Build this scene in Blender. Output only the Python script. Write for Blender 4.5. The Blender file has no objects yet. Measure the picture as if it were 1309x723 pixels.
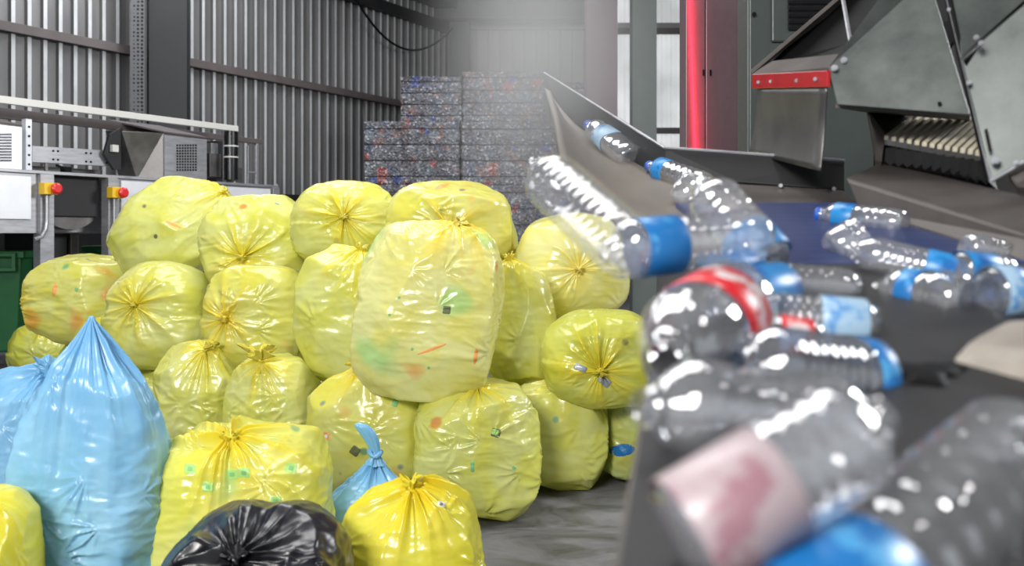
import bpy, bmesh, math, random
import numpy as np
from mathutils import Vector, Matrix

# ------------------------------------------------------------------ camera, world, lights, exposure
F = 1134.0; CX = 654.5; HY = 300.0; CAMZ = 1.3
scn = bpy.context.scene
COL = scn.collection
cam_d = bpy.data.cameras.new('camera'); cam = bpy.data.objects.new('camera', cam_d); COL.objects.link(cam)
cam.location = (0, 0, CAMZ); cam.rotation_euler = (math.radians(90), 0, 0)
cam_d.sensor_width = 36; cam_d.lens = 36*F/1309; cam_d.shift_y = -(361.5-HY)/1309
cam_d.clip_start = 0.05; cam_d.clip_end = 200
cam_d.dof.use_dof = True; cam_d.dof.focus_distance = 4.2; cam_d.dof.aperture_fstop = 3.4
scn.camera = cam
scn.view_settings.view_transform = 'Standard'; scn.view_settings.look = 'None'
scn.view_settings.gamma = 1; scn.view_settings.use_curve_mapping = False
scn.view_settings.exposure = -0.03
scn.cycles.transparent_max_bounces = 24
scn.cycles.max_bounces = 8
scn.cycles.use_denoising = True
scn.cycles.sample_clamp_indirect = 6

w = bpy.data.worlds.new('world'); scn.world = w; w.use_nodes = True
w.node_tree.nodes['Background'].inputs[0].default_value = (0.86, 0.93, 1.0, 1)
w.node_tree.nodes['Background'].inputs[1].default_value = 0.75

def area(name, loc, target, sx, sy, power, col=(1,1,1)):
    l = bpy.data.lights.new(name, 'AREA'); l.shape = 'RECTANGLE'; l.size = sx; l.size_y = sy
    l.energy = power; l.color = col
    o = bpy.data.objects.new(name, l); COL.objects.link(o); o.location = loc
    o.rotation_euler = (Vector(target)-Vector(loc)).to_track_quat('-Z', 'Y').to_euler()
    return o
area('gate_daylight', (-2.4, -2.5, 3.6), (-0.9, 5, 0.8), 2.0, 1.1, 400, (1, 0.98, 0.95))
area('roof_area_light', (-1.5, 4.6, 6.0), (-1.2, 5.0, 0), 4.5, 2.5, 330, (1, 1, 1))  # unseen broad area light below the closed ceiling, over the bags
area('side_fill_light', (8.2, 5.5, 4.8), (-4.0, 8.5, 1.3), 3.0, 2.0, 620, (0.96, 0.98, 1))  # added fill from the right, no window there; brightens the machine panels
area('hall_area_light', (-4.5, 11.5, 6.1), (-4.5, 12.5, 0), 6, 3, 420, (0.95, 0.97, 1))  # unseen broad area light below the closed ceiling, over the rear hall
area('belt_glint_light', (1.6, 0.2, 3.2), (0.9, 1.6, 1.2), 0.16, 0.16, 3, (1, 1, 1))  # unseen light added over the belt, kept small for dot highlights on bottles
area('belt_glint_strip', (0.5, 1.6, 3.6), (0.8, 1.7, 1.2), 0.8, 0.07, 4, (1, 1, 1))  # unseen strip light, also added and kept narrow for the bottle highlights

# ------------------------------------------------------------------ helpers
def P(px, py, D):
    return Vector(((px-CX)/F*D, D, CAMZ+(HY-py)/F*D))

def link_mesh(name, verts, faces, mat, parent=None, smooth=False):
    me = bpy.data.meshes.new(name); me.from_pydata([tuple(v) for v in verts], [], [tuple(f) for f in faces]); me.update()
    o = bpy.data.objects.new(name, me); COL.objects.link(o)
    if mat: me.materials.append(mat)
    if parent is not None: o.parent = parent
    if smooth: me.polygons.foreach_set('use_smooth', [True]*len(me.polygons))
    return o

def tag(o, label, cat, group=None, kind=None):
    o['label'] = label; o['category'] = cat
    if group: o['group'] = group
    if kind: o['kind'] = kind
    return o
def empty(name, loc=(0,0,0)):
    o = bpy.data.objects.new(name, None); COL.objects.link(o); o.location = loc; o.empty_display_size = 0.05
    return o
def structure(o): o['kind'] = 'structure'; return o

class MB:
    """collects shapes in world coordinates into one mesh"""
    def __init__(s): s.v = []; s.f = []
    def add(s, vs, fs):
        n = len(s.v); s.v += [Vector(v) for v in vs]; s.f += [[i+n for i in f] for f in fs]; return s
    def box(s, c, size, M=None):
        c = Vector(c); hx, hy, hz = size[0]/2, size[1]/2, size[2]/2
        vs = [Vector((x*hx, y*hy, z*hz)) for x in (-1,1) for y in (-1,1) for z in (-1,1)]
        if M is not None: vs = [M @ v for v in vs]
        return s.add([c+v for v in vs], [(0,1,3,2),(4,6,7,5),(0,4,5,1),(2,3,7,6),(0,2,6,4),(1,5,7,3)])
    def hexa(s, lo, hi):
        n = len(lo)
        return s.add(list(lo)+list(hi), [list(range(n))[::-1], list(range(n, 2*n))]+[[i,(i+1)%n,(i+1)%n+n,i+n] for i in range(n)])
    def slab(s, pts, t, d=None):
        pts = [Vector(p) for p in pts]
        if d is None:
            d = Vector((0,0,0))
            for i in range(len(pts)):
                a, b = pts[i]-pts[0], pts[(i+1)%len(pts)]-pts[0]; d += a.cross(b)
            d.normalize()
            if d.y < 0: d = -d
        d = Vector(d)*t
        return s.hexa(pts, [p+d for p in pts])
    def tube(s, pts, r, n=10, caps=True):
        pts = [Vector(p) for p in pts]; rs = r if isinstance(r, (list, tuple)) else [r]*len(pts)
        base = len(s.v); up = None
        for i, p in enumerate(pts):
            t = (pts[min(i+1, len(pts)-1)]-pts[max(i-1, 0)]).normalized()
            if up is None: up = t.orthogonal().normalized()
            a = (up - t*up.dot(t)).normalized(); up = a; b = t.cross(a)
            for k in range(n):
                q = 2*math.pi*k/n; s.v.append(p+(a*math.cos(q)+b*math.sin(q))*rs[i])
        for i in range(len(pts)-1):
            for k in range(n):
                s.f.append([base+i*n+k, base+i*n+(k+1)%n, base+(i+1)*n+(k+1)%n, base+(i+1)*n+k])
        if caps:
            s.f.append([base+k for k in range(n)][::-1]); s.f.append([base+(len(pts)-1)*n+k for k in range(n)])
        return s
    def build(s, name, mat, parent=None, bevel=0, smooth=False):
        off = Vector((0,0,0))
        if parent is not None: 
            pr = parent; off = Vector((0,0,0))
            while pr is not None: off += pr.location; pr = pr.parent
            vs = [v-off for v in s.v]
        else:
            vs = s.v
        o = link_mesh(name, vs, s.f, mat, parent, smooth)
        bm = bmesh.new(); bm.from_mesh(o.data); bmesh.ops.recalc_face_normals(bm, faces=bm.faces); bm.to_mesh(o.data); bm.free()
        if bevel:
            m = o.modifiers.new('bevel', 'BEVEL'); m.width = bevel; m.segments = 2; m.limit_method = 'ANGLE'
        return o

# ------------------------------------------------------------------ materials
def lin(c): 
    return tuple(((x/255)/12.92 if x/255 <= 0.04045 else ((x/255+0.055)/1.055)**2.4) for x in c)+(1.0,)
def new_mat(name):
    m = bpy.data.materials.new(name); m.use_nodes = True
    nt = m.node_tree; b = nt.nodes['Principled BSDF']; return m, nt, b
def N(nt, t, **kw):
    n = nt.nodes.new(t)
    for k, v in kw.items(): setattr(n, k, v)
    return n
def ramp(nt, fac, stops, interp='LINEAR'):
    r = N(nt, 'ShaderNodeValToRGB'); r.color_ramp.interpolation = interp
    el = r.color_ramp.elements
    while len(el) < len(stops): el.new(0.5)
    for e, (p, c) in zip(el, stops): e.position = p; e.color = c if len(c) == 4 else tuple(c)+(1,)
    nt.links.new(fac, r.inputs[0]); return r
def simple(name, col, rough=0.5, metal=0.0, noise=0.0, nscale=8.0, bump=0.0, stretch=(1,1,1), spec=0.5, col2=None):
    m, nt, b = new_mat(name)
    b.inputs['Roughness'].default_value = rough; b.inputs['Metallic'].default_value = metal
    b.inputs['Specular IOR Level'].default_value = spec
    c = lin(col); b.inputs['Base Color'].default_value = c
    if noise or bump:
        tc = N(nt, 'ShaderNodeTexCoord'); mp = N(nt, 'ShaderNodeMapping'); mp.inputs['Scale'].default_value = stretch
        nz = N(nt, 'ShaderNodeTexNoise'); nz.inputs['Scale'].default_value = nscale; nz.inputs['Detail'].default_value = 6
        nz.inputs['Roughness'].default_value = 0.65
        nt.links.new(tc.outputs['Object'], mp.inputs[0]); nt.links.new(mp.outputs[0], nz.inputs['Vector'])
        if noise:
            c2 = lin(col2) if col2 else tuple(x*(1-noise) for x in c[:3])+(1,)
            r = ramp(nt, nz.outputs['Fac'], [(0.35, c2), (0.65, c)])
            nt.links.new(r.outputs[0], b.inputs['Base Color'])
            rr = N(nt, 'ShaderNodeMapRange'); rr.inputs['To Min'].default_value = max(0, rough-0.12); rr.inputs['To Max'].default_value = min(1, rough+0.12)
            nt.links.new(nz.outputs['Fac'], rr.inputs['Value']); nt.links.new(rr.outputs[0], b.inputs['Roughness'])
        if bump:
            bp = N(nt, 'ShaderNodeBump'); bp.inputs['Strength'].default_value = bump; bp.inputs['Distance'].default_value = 0.01
            nt.links.new(nz.outputs['Fac'], bp.inputs['Height']); nt.links.new(bp.outputs[0], b.inputs['Normal'])
    return m
def emit(name, col, s):
    m, nt, b = new_mat(name); b.inputs['Base Color'].default_value = lin(col)
    b.inputs['Emission Color'].default_value = lin(col); b.inputs['Emission Strength'].default_value = s; return m

M = {}
M['wall'] = simple('galvanised_sheet', (122,121,121), 0.42, 0.5, 0.22, 2.2, stretch=(1,1,0.25))
M['wall_back'] = simple('pale_sheet', (150,148,146), 0.6, 0.1, 0.12, 1.5)
M['girt'] = simple('brown_painted_steel', (92,84,84), 0.6, 0.0, 0.2, 4)
M['dark_steel'] = simple('dark_painted_steel', (38,38,40), 0.5, 0.2, 0.3, 3)
M['grey_green'] = simple('grey_green_paint', (104,112,108), 0.5, 0.1, 0.1, 5)
M['purple_steel'] = simple('maroon_painted_steel', (104,88,94), 0.5, 0.1, 0.15, 4)
M['steel'] = simple('brushed_steel', (176,176,180), 0.36, 0.6, 0.25, 6, 0.05, (1,1,8))
M['steel_white'] = simple('bright_steel_sheet', (232,234,240), 0.3, 0.15, 0.08, 3)
M['steel_dark'] = simple('stained_steel', (120,118,116), 0.38, 0.8, 0.35, 5, 0.06)
M['hopper'] = simple('dull_zinc_plate', (102,107,104), 0.42, 0.45, 0.28, 5, 0.03, col2=(74,78,77))
M['hopper_brown'] = simple('dusty_metal', (84,78,74), 0.5, 0.35, 0.35, 6, 0.05)
M['black'] = simple('black_rubber', (12,12,13), 0.6, 0, 0.3, 10, spec=0.15)
M['black_gloss'] = simple('black_plastic', (18,18,20), 0.2)
M['green'] = simple('green_plastic', (34,98,54), 0.42, 0, 0.15, 4)
M['yellow_p'] = simple('yellow_switch_plastic', (232,190,40), 0.4)
M['red_p'] = simple('red_button_plastic', (215,35,35), 0.3)
M['white_p'] = simple('white_plastic', (215,214,208), 0.4)
M['cream'] = simple('cream_roller', (205,196,172), 0.5, 0, 0.15, 14)
M['ramp'] = simple('dusty_chute_sheet', (120,112,104), 0.55, 0.15, 0.22, 7, 0.08, (1,0.35,1))
M['belt'] = simple('dark_rubber_belt', (34,33,35), 0.55, 0, 0.35, 9, 0.12, (1,0.5,1))
M['pale_block'] = simple('worn_pale_rubber', (150,142,132), 0.6, 0, 0.35, 9, 0.1)
M['cab_red'] = simple('mauve_cabinet_paint', (112,92,98), 0.32, 0.3, 0.06, 30)
M['cab_green'] = simple('green_grey_cabinet_paint', (68,75,72), 0.45, 0.15, 0.08, 20)
M['red_film'] = simple('glossy_red_strip', (176,8,20), 0.2, 0, 0.25, 7)
M['red_lamp'] = emit('red_lamp_tube', (255,40,60), 1.1)
M['cardboard'] = simple('ceiling_sheet', (110,110,112), 0.7)

# --- concrete floor
def mk_floor():
    m, nt, b = new_mat('damp_concrete')
    tc = N(nt, 'ShaderNodeTexCoord'); mp = N(nt, 'ShaderNodeMapping'); mp.inputs['Scale'].default_value = (1, 1.8, 1)
    mp.inputs['Rotation'].default_value = (0, 0, 0.5)
    a = N(nt, 'ShaderNodeTexNoise'); a.inputs['Scale'].default_value = 2.2; a.inputs['Detail'].default_value = 9; a.inputs['Roughness'].default_value = 0.68; a.inputs['Distortion'].default_value = 1.2
    nt.links.new(tc.outputs['Object'], mp.inputs[0]); nt.links.new(mp.outputs[0], a.inputs['Vector'])
    r = ramp(nt, a.outputs['Fac'], [(0.3, lin((58,58,62))), (0.5, lin((104,103,107))), (0.72, lin((134,133,137)))])
    nt.links.new(r.outputs[0], b.inputs['Base Color'])
    rr = ramp(nt, a.outputs['Fac'], [(0.35, (0.32,)*3), (0.6, (0.6,)*3)]); nt.links.new(rr.outputs[0], b.inputs['Roughness'])
    bp = N(nt, 'ShaderNodeBump'); bp.inputs['Strength'].default_value = 0.25; bp.inputs['Distance'].default_value = 0.02
    nt.links.new(a.outputs['Fac'], bp.inputs['Height']); nt.links.new(bp.outputs[0], b.inputs['Normal'])
    return m
M['floor'] = mk_floor()

def mk_mesh_belt():
    m, nt, b = new_mat('blue_mesh_belt')
    tc = N(nt, 'ShaderNodeTexCoord')
    v = N(nt, 'ShaderNodeTexVoronoi'); v.inputs['Scale'].default_value = 110; v.inputs['Randomness'].default_value = 0.0
    nt.links.new(tc.outputs['Object'], v.inputs['Vector'])
    r = ramp(nt, v.outputs['Distance'], [(0.15, lin((12,16,30))), (0.5, lin((34,52,100)))])
    nt.links.new(r.outputs[0], b.inputs['Base Color']); b.inputs['Roughness'].default_value = 0.4
    return m
M['blue_belt'] = mk_mesh_belt()

def mk_perf():
    m, nt, b = new_mat('perforated_steel')
    tc = N(nt, 'ShaderNodeTexCoord')
    v = N(nt, 'ShaderNodeTexVoronoi'); v.inputs['Scale'].default_value = 19; v.inputs['Randomness'].default_value = 0.15
    nt.links.new(tc.outputs['Object'], v.inputs['Vector'])
    r = ramp(nt, v.outputs['Distance'], [(0.30, lin((26,26,28))), (0.42, lin((104,104,106)))])
    nt.links.new(r.outputs[0], b.inputs['Base Color']); b.inputs['Roughness'].default_value = 0.5; b.inputs['Metallic'].default_value = 0.3
    return m
M['perf'] = mk_perf()

def mk_window():
    m, nt, b = new_mat('daylit_translucent_sheet')
    tc = N(nt, 'ShaderNodeTexCoord'); wv = N(nt, 'ShaderNodeTexNoise'); wv.inputs['Scale'].default_value = 0.9; wv.inputs['Detail'].default_value = 4
    nt.links.new(tc.outputs['Object'], wv.inputs['Vector'])
    r = ramp(nt, wv.outputs['Fac'], [(0.35, lin((188,190,190))), (0.6, lin((240,242,244)))])
    nt.links.new(r.outputs[0], b.inputs['Emission Color']); b.inputs['Emission Strength'].default_value = 0.62
    b.inputs['Base Color'].default_value = lin((200,202,200)); b.inputs['Roughness'].default_value = 0.5
    return m
M['window'] = mk_window()

# --- plastic film of the bags
def film(name, base, deep, pale, speck=1.0, transl=0.22, rough=0.22, hidden=None, alpha=1.0):
    m, nt, b = new_mat(name); L = nt.links
    out = nt.nodes['Material Output']
    tc = N(nt, 'ShaderNodeTexCoord'); oi = N(nt, 'ShaderNodeObjectInfo')
    mul = N(nt, 'ShaderNodeMath', operation='MULTIPLY'); mul.inputs[1].default_value = 37.0; L.new(oi.outputs['Random'], mul.inputs[0])
    def noise(scale, detail=3, dist=0.0, rough_=0.5):
        n = N(nt, 'ShaderNodeTexNoise', noise_dimensions='4D'); n.inputs['Scale'].default_value = scale; n.inputs['Detail'].default_value = detail
        n.inputs['Distortion'].default_value = dist; n.inputs['Roughness'].default_value = rough_
        L.new(tc.outputs['Object'], n.inputs['Vector']); L.new(mul.outputs[0], n.inputs['W']); return n
    def mix(fac, a, c):
        x = N(nt, 'ShaderNodeMix', data_type='RGBA')
        if isinstance(fac, float): x.inputs['Factor'].default_value = fac
        else: L.new(fac, x.inputs['Factor'])
        for s, y in ((6, a), (7, c)):
            if isinstance(y, tuple): x.inputs[s].default_value = y
            else: L.new(y, x.inputs[s])
        return x.outputs[2]
    n1 = noise(5.5, 2, 0.6)
    r1 = ramp(nt, n1.outputs['Fac'], [(0.38, (0,0,0)), (0.62, (1,1,1))])
    c = mix(r1.outputs[0], lin(base), lin(pale))
    if hidden:
        for (col, sc, th, off) in hidden:
            nz = N(nt, 'ShaderNodeTexNoise', noise_dimensions='4D'); nz.inputs['Scale'].default_value = sc; nz.inputs['Detail'].default_value = 1
            ad = N(nt, 'ShaderNodeMath', operation='ADD'); ad.inputs[1].default_value = off; L.new(mul.outputs[0], ad.inputs[0])
            L.new(tc.outputs['Object'], nz.inputs['Vector']); L.new(ad.outputs[0], nz.inputs['W'])
            rh = ramp(nt, nz.outputs['Fac'], [(th, (0,0,0)), (th+0.1, (0.55,)*3)])
            c = mix(rh.outputs[0], c, lin(col))
    if speck:
        for (sc, size, keep, cols) in ((10.0, 0.15, 0.62, [(70,150,130),(60,70,90),(96,176,150),(64,120,150)]), (6.0, 0.15, 0.84, [(226,130,60),(90,190,140),(60,66,80),(220,120,70)])):
            v = N(nt, 'ShaderNodeTexVoronoi', voronoi_dimensions='4D'); v.inputs['Scale'].default_value = sc
            L.new(tc.outputs['Object'], v.inputs['Vector']); L.new(mul.outputs[0], v.inputs['W'])
            d = ramp(nt, v.outputs['Distance'], [(size, (1,1,1)), (size+0.09, (0,0,0))])
            sep = N(nt, 'ShaderNodeSeparateColor'); L.new(v.outputs['Color'], sep.inputs[0])
            k = N(nt, 'ShaderNodeMath', operation='GREATER_THAN'); k.inputs[1].default_value = keep; L.new(sep.outputs[0], k.inputs[0])
            cr = ramp(nt, sep.outputs[1], [(i/len(cols), lin(q)) for i, q in enumerate(cols)], 'CONSTANT')
            f = N(nt, 'ShaderNodeMath', operation='MULTIPLY'); L.new(d.outputs[0], f.inputs[0]); L.new(k.outputs[0], f.inputs[1])
            f2 = N(nt, 'ShaderNodeMath', operation='MULTIPLY'); L.new(f.outputs[0], f2.inputs[0]); f2.inputs[1].default_value = 0.75*speck
            c = mix(f2.outputs[0], c, cr.outputs[0])
    at = N(nt, 'ShaderNodeAttribute'); at.attribute_name = 'gather'
    c = mix(at.outputs['Fac'], c, lin(deep))
    L.new(c, b.inputs['Base Color'])
    b.inputs['Roughness'].default_value = rough; b.inputs['Specular IOR Level'].default_value = 0.6
    # fine crumple
    mp = N(nt, 'ShaderNodeMapping'); mp.inputs['Scale'].default_value = (1, 1, 2.4); L.new(tc.outputs['Object'], mp.inputs[0])
    n2 = N(nt, 'ShaderNodeTexNoise', noise_dimensions='4D', noise_type='RIDGED_MULTIFRACTAL'); n2.inputs['Scale'].default_value = 5; n2.inputs['Detail'].default_value = 3; n2.inputs['Distortion'].default_value = 0.4
    L.new(mp.outputs[0], n2.inputs['Vector']); L.new(mul.outputs[0], n2.inputs['W'])
    bp = N(nt, 'ShaderNodeBump'); bp.inputs['Strength'].default_value = 0.5; bp.inputs['Distance'].default_value = 0.006
    L.new(n2.outputs['Fac'], bp.inputs['Height'])
    n3 = noise(28, 3, 0.8)
    bp2 = N(nt, 'ShaderNodeBump'); bp2.inputs['Strength'].default_value = 0.3; bp2.inputs['Distance'].default_value = 0.003
    L.new(n3.outputs['Fac'], bp2.inputs['Height']); L.new(bp.outputs[0], bp2.inputs['Normal'])
    L.new(bp2.outputs[0], b.inputs['Normal'])
    if transl:
        t = N(nt, 'ShaderNodeBsdfTranslucent'); L.new(c, t.inputs['Color'])
        ms = N(nt, 'ShaderNodeMixShader'); ms.inputs[0].default_value = transl
        L.new(b.outputs[0], ms.inputs[1]); L.new(t.outputs[0], ms.inputs[2]); L.new(ms.outputs[0], out.inputs['Surface'])
    return m
M['yellow'] = film('pale_yellow_film', (220,220,102), (238,218,58), (224,226,142))
M['yellow_dk'] = film('olive_yellow_film', (204,206,82), (230,210,54), (208,212,116))
M['yellow_lt'] = film('creamy_yellow_film', (236,230,132), (244,222,92), (238,236,168), 0.6)
M['yellow_warm'] = film('bright_yellow_film', (232,226,70), (244,220,44), (236,232,100), 0.5)
M['yellow_orange'] = film('yellow_film_over_orange_items', (222,218,96), (240,212,52), (224,224,132), 1.0, hidden=[((240,130,50), 5.0, 0.66, 3.0)])
M['yellow_front'] = film('yellow_film_over_green_cartons', (228,226,96), (242,220,50), (232,232,130), 1.0, hidden=[((150,214,150), 7.0, 0.6, 5.0)])
M['yellow_mix'] = film('yellow_film_over_coloured_items', (232,226,124), (244,218,76), (236,234,160), 1.0, hidden=[((150,222,150), 4.0, 0.56, 9.0), ((240,140,70), 4.5, 0.68, 14.0)])
M['yellow_blue'] = film('yellow_film_over_blue_items', (200,200,100), (220,206,60), (196,206,130), 1.0, hidden=[((70,150,190), 4.0, 0.55, 9.0)])
M['blue'] = film('light_blue_film', (134,192,228), (120,182,226), (152,204,234), 0, 0.15, 0.3)
M['blue2'] = film('light_blue_film_with_pink_print', (130,186,222), (118,178,220), (148,198,230), 0, 0.15, 0.3)
M['blackbag'] = film('black_film', (20,20,26), (14,14,18), (30,30,38), 0, 0.0, 0.3)

# --- clear PET
def pet(name, tint=(244,245,248), milk=0.16, gl=0.12, edge=0.8):
    m, nt, b = new_mat(name); L = nt.links; out = nt.nodes['Material Output']
    tr = N(nt, 'ShaderNodeBsdfTransparent'); tr.inputs[0].default_value = lin(tint)
    g = N(nt, 'ShaderNodeBsdfGlossy'); g.inputs['Roughness'].default_value = 0.06; g.inputs[0].default_value = (1,1,1,1)
    df = N(nt, 'ShaderNodeBsdfDiffuse'); df.inputs[0].default_value = lin((215,216,220))
    lw = N(nt, 'ShaderNodeLayerWeight'); lw.inputs[0].default_value = 0.35
    tc = N(nt, 'ShaderNodeTexCoord'); nz = N(nt, 'ShaderNodeTexNoise'); nz.inputs['Scale'].default_value = 38; nz.inputs['Detail'].default_value = 3
    L.new(tc.outputs['Object'], nz.inputs['Vector'])
    bp = N(nt, 'ShaderNodeBump'); bp.inputs['Strength'].default_value = 0.5; bp.inputs['Distance'].default_value = 0.004
    L.new(nz.outputs['Fac'], bp.inputs['Height']); L.new(bp.outputs[0], g.inputs['Normal']); L.new(bp.outputs[0], lw.inputs['Normal'])
    mr = N(nt, 'ShaderNodeMapRange'); mr.inputs['To Min'].default_value = gl; mr.inputs['To Max'].default_value = edge
    L.new(lw.outputs['Facing'], mr.inputs['Value'])
    m1 = N(nt, 'ShaderNodeMixShader'); m1.inputs[0].default_value = milk; L.new(tr.outputs[0], m1.inputs[1]); L.new(df.outputs[0], m1.inputs[2])
    m2 = N(nt, 'ShaderNodeMixShader'); L.new(mr.outputs[0], m2.inputs[0]); L.new(m1.outputs[0], m2.inputs[1]); L.new(g.outputs[0], m2.inputs[2])
    L.new(m2.outputs[0], out.inputs['Surface']); return m
M['pet'] = pet('clear_bottle_plastic')
M['pet_milky'] = pet('scuffed_bottle_plastic', (232,232,234), 0.2)
M['pet_ghost'] = pet('very_clear_bottle_plastic', (250,250,252), 0.09, 0.035, 0.45)
M['pet_blue'] = pet('pale_blue_bottle_plastic', (180,204,232), 0.12)
def label_mat(name, a, b_, sc=18):
    m = simple(name, a, 0.35, 0, 0.4, sc, col2=b_)
    r = [n for n in m.node_tree.nodes if n.type == 'VALTORGB'][0].color_ramp
    r.elements[0].position = 0.42; r.elements[1].position = 0.46
    return m
M['lab_blue'] = label_mat('blue_printed_label', (26,104,168), (70,146,196))
M['lab_sky'] = label_mat('sky_blue_printed_label', (36,126,188), (24,92,160))
M['lab_white'] = label_mat('pale_blue_white_label', (150,178,200), (90,140,190), 30)
M['lab_red'] = label_mat('red_white_label', (196,18,28), (216,204,204), 16)
M['lab_pink'] = label_mat('faded_pink_label', (168,152,156), (150,112,122), 12)
M['cap_blue'] = simple('blue_cap_plastic', (28,84,180), 0.35)

# --- bales
def mk_bale():
    m, nt, b = new_mat('pressed_bottles'); L = nt.links
    tc = N(nt, 'ShaderNodeTexCoord'); oi = N(nt, 'ShaderNodeObjectInfo')
    mul = N(nt, 'ShaderNodeMath', operation='MULTIPLY'); mul.inputs[1].default_value = 19.0; L.new(oi.outputs['Random'], mul.inputs[0])
    def vor(s):
        v = N(nt, 'ShaderNodeTexVoronoi', voronoi_dimensions='4D'); v.inputs['Scale'].default_value = s
        L.new(tc.outputs['Object'], v.inputs['Vector']); L.new(mul.outputs[0], v.inputs['W'])
        sp = N(nt, 'ShaderNodeSeparateColor'); L.new(v.outputs['Color'], sp.inputs[0]); return v, sp
    v, sp = vor(30)
    r = ramp(nt, sp.outputs[0], [(0.0, lin((60,58,62))), (0.3, lin((92,90,94))), (0.55, lin((118,118,122))), (0.78, lin((146,148,154))), (0.93, lin((206,208,212)))], 'CONSTANT')
    v2, sp2 = vor(7)
    r2 = ramp(nt, sp2.outputs[1], [(0.0, lin((110,110,118))), (0.5, lin((92,84,86))), (0.68, lin((82,96,124))), (0.8, lin((150,110,100))), (0.9, lin((130,140,150))), (0.955, lin((196,76,52))), (0.98, lin((40,84,170)))], 'CONSTANT')
    mx = N(nt, 'ShaderNodeMix', data_type='RGBA'); mx.inputs['Factor'].default_value = 0.42
    L.new(r.outputs[0], mx.inputs[6]); L.new(r2.outputs[0], mx.inputs[7]); L.new(mx.outputs[2], b.inputs['Base Color'])
    b.inputs['Roughness'].default_value = 0.35
    bp = N(nt, 'ShaderNodeBump'); bp.inputs['Strength'].default_value = 0.9; bp.inputs['Distance'].default_value = 0.03
    L.new(v.outputs['Distance'], bp.inputs['Height']); L.new(bp.outputs[0], b.inputs['Normal'])
    return m
M['bale'] = mk_bale()

# ------------------------------------------------------------------ numpy noise
def perlin(p, seed=0):
    rng = np.random.RandomState(seed); perm = rng.permutation(256); perm = np.concatenate([perm, perm, perm])
    g = rng.normal(size=(256, 3)); g /= np.linalg.norm(g, axis=1)[:, None]
    i = np.floor(p).astype(int); f = p-i; u = f*f*f*(f*(f*6-15)+10); i &= 255
    res = 0
    for dx in (0, 1):
        for dy in (0, 1):
            for dz in (0, 1):
                h = perm[perm[perm[(i[:,0]+dx) & 255]+((i[:,1]+dy) & 255)]+((i[:,2]+dz) & 255)]
                d = (g[h]*(f-np.array([dx,dy,dz]))).sum(1)
                wgt = (u[:,0] if dx else 1-u[:,0])*(u[:,1] if dy else 1-u[:,1])*(u[:,2] if dz else 1-u[:,2])
                res = res+wgt*d
    return res

# ------------------------------------------------------------------ setting
# left wall: runs away to the right at 32.3 degrees off the view axis
WU = Vector((0.534, 0.845, 0)); WN = Vector((0.845, -0.534, 0))     # along, and inward normal
W0 = Vector((-0.577*11.0, 11.0, 0))
def wall_s(px, off=0.0):
    """parameter along the left wall (plane shifted off towards the room) seen at pixel column px"""
    k = (px-CX)/F; o = W0+WN*off
    return (k*o.y-o.x)/(WU.x-k*WU.y)
def wall_p(px, py, off=0.0):
    s = wall_s(px, off); p = W0+WN*off+WU*s
    return Vector((p.x, p.y, CAMZ+(HY-py)/F*p.y))
def corrugated(name, O, U, Nn, length, z0, z1, pitch, depth, ridge, mat, parent=None):
    prof = []; s = 0.0
    while s < length:
        prof += [(s, 0), (s+pitch-ridge*1.6, 0), (s+pitch-ridge*1.3, depth), (s+pitch-ridge*0.3, depth)]; s += pitch
    prof.append((s, 0))
    vs = []; fs = []
    for (a, d) in prof:
        p = O+U*a+Nn*d; vs += [(p.x, p.y, z0), (p.x, p.y, z1)]
    n = len(prof)
    for i in range(n-1): fs.append((2*i, 2*i+2, 2*i+3, 2*i+1))
    # flat back sheet
    b0 = O-Nn*0.05; b1 = O+U*s-Nn*0.05; k = len(vs)
    vs += [(b0.x,b0.y,z0),(b0.x,b0.y,z1),(b1.x,b1.y,z0),(b1.x,b1.y,z1)]
    fs += [(k,k+1,k+3,k+2),(0,1,k+1,k),(2*n-2,k+2,k+3,2*n-1)]
    return link_mesh(name, vs, fs, mat, parent)
ZC = 6.5
structure(link_mesh('floor', [(-16,-6,0),(14,-6,0),(14,22,0),(-16,22,0),(-16,-6,-.2),(14,-6,-.2),(14,22,-.2),(-16,22,-.2)], [(0,1,2,3),(7,6,5,4),(0,4,5,1),(1,5,6,2),(2,6,7,3),(3,7,4,0)], M['floor']))
wl = 9.75
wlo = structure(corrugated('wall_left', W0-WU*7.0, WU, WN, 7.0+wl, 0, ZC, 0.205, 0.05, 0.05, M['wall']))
wlo.data.materials.append(simple('rib_catchlight_colour', (196,197,198), 0.45, 0.2, 0.15, 3))  # paler crest colour paints in the light that the ribs catch
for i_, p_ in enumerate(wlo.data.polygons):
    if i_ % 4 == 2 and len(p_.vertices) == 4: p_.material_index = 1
CORN = W0+WU*wl
structure(corrugated('wall_back', Vector((CORN.x-0.1, CORN.y, 0)), Vector((1,0,0)), Vector((0,-1,0)), 12.0, 0, ZC, 0.26, 0.03, 0.04, M['wall_back']))
structure(MB().box((10.6, 9, ZC/2), (0.2, 22, ZC)).build('wall_right', M['wall_back']))
structure(MB().box((-1, 8, ZC+0.1), (26, 26, 0.2)).build('ceiling', M['cardboard']))
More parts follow.
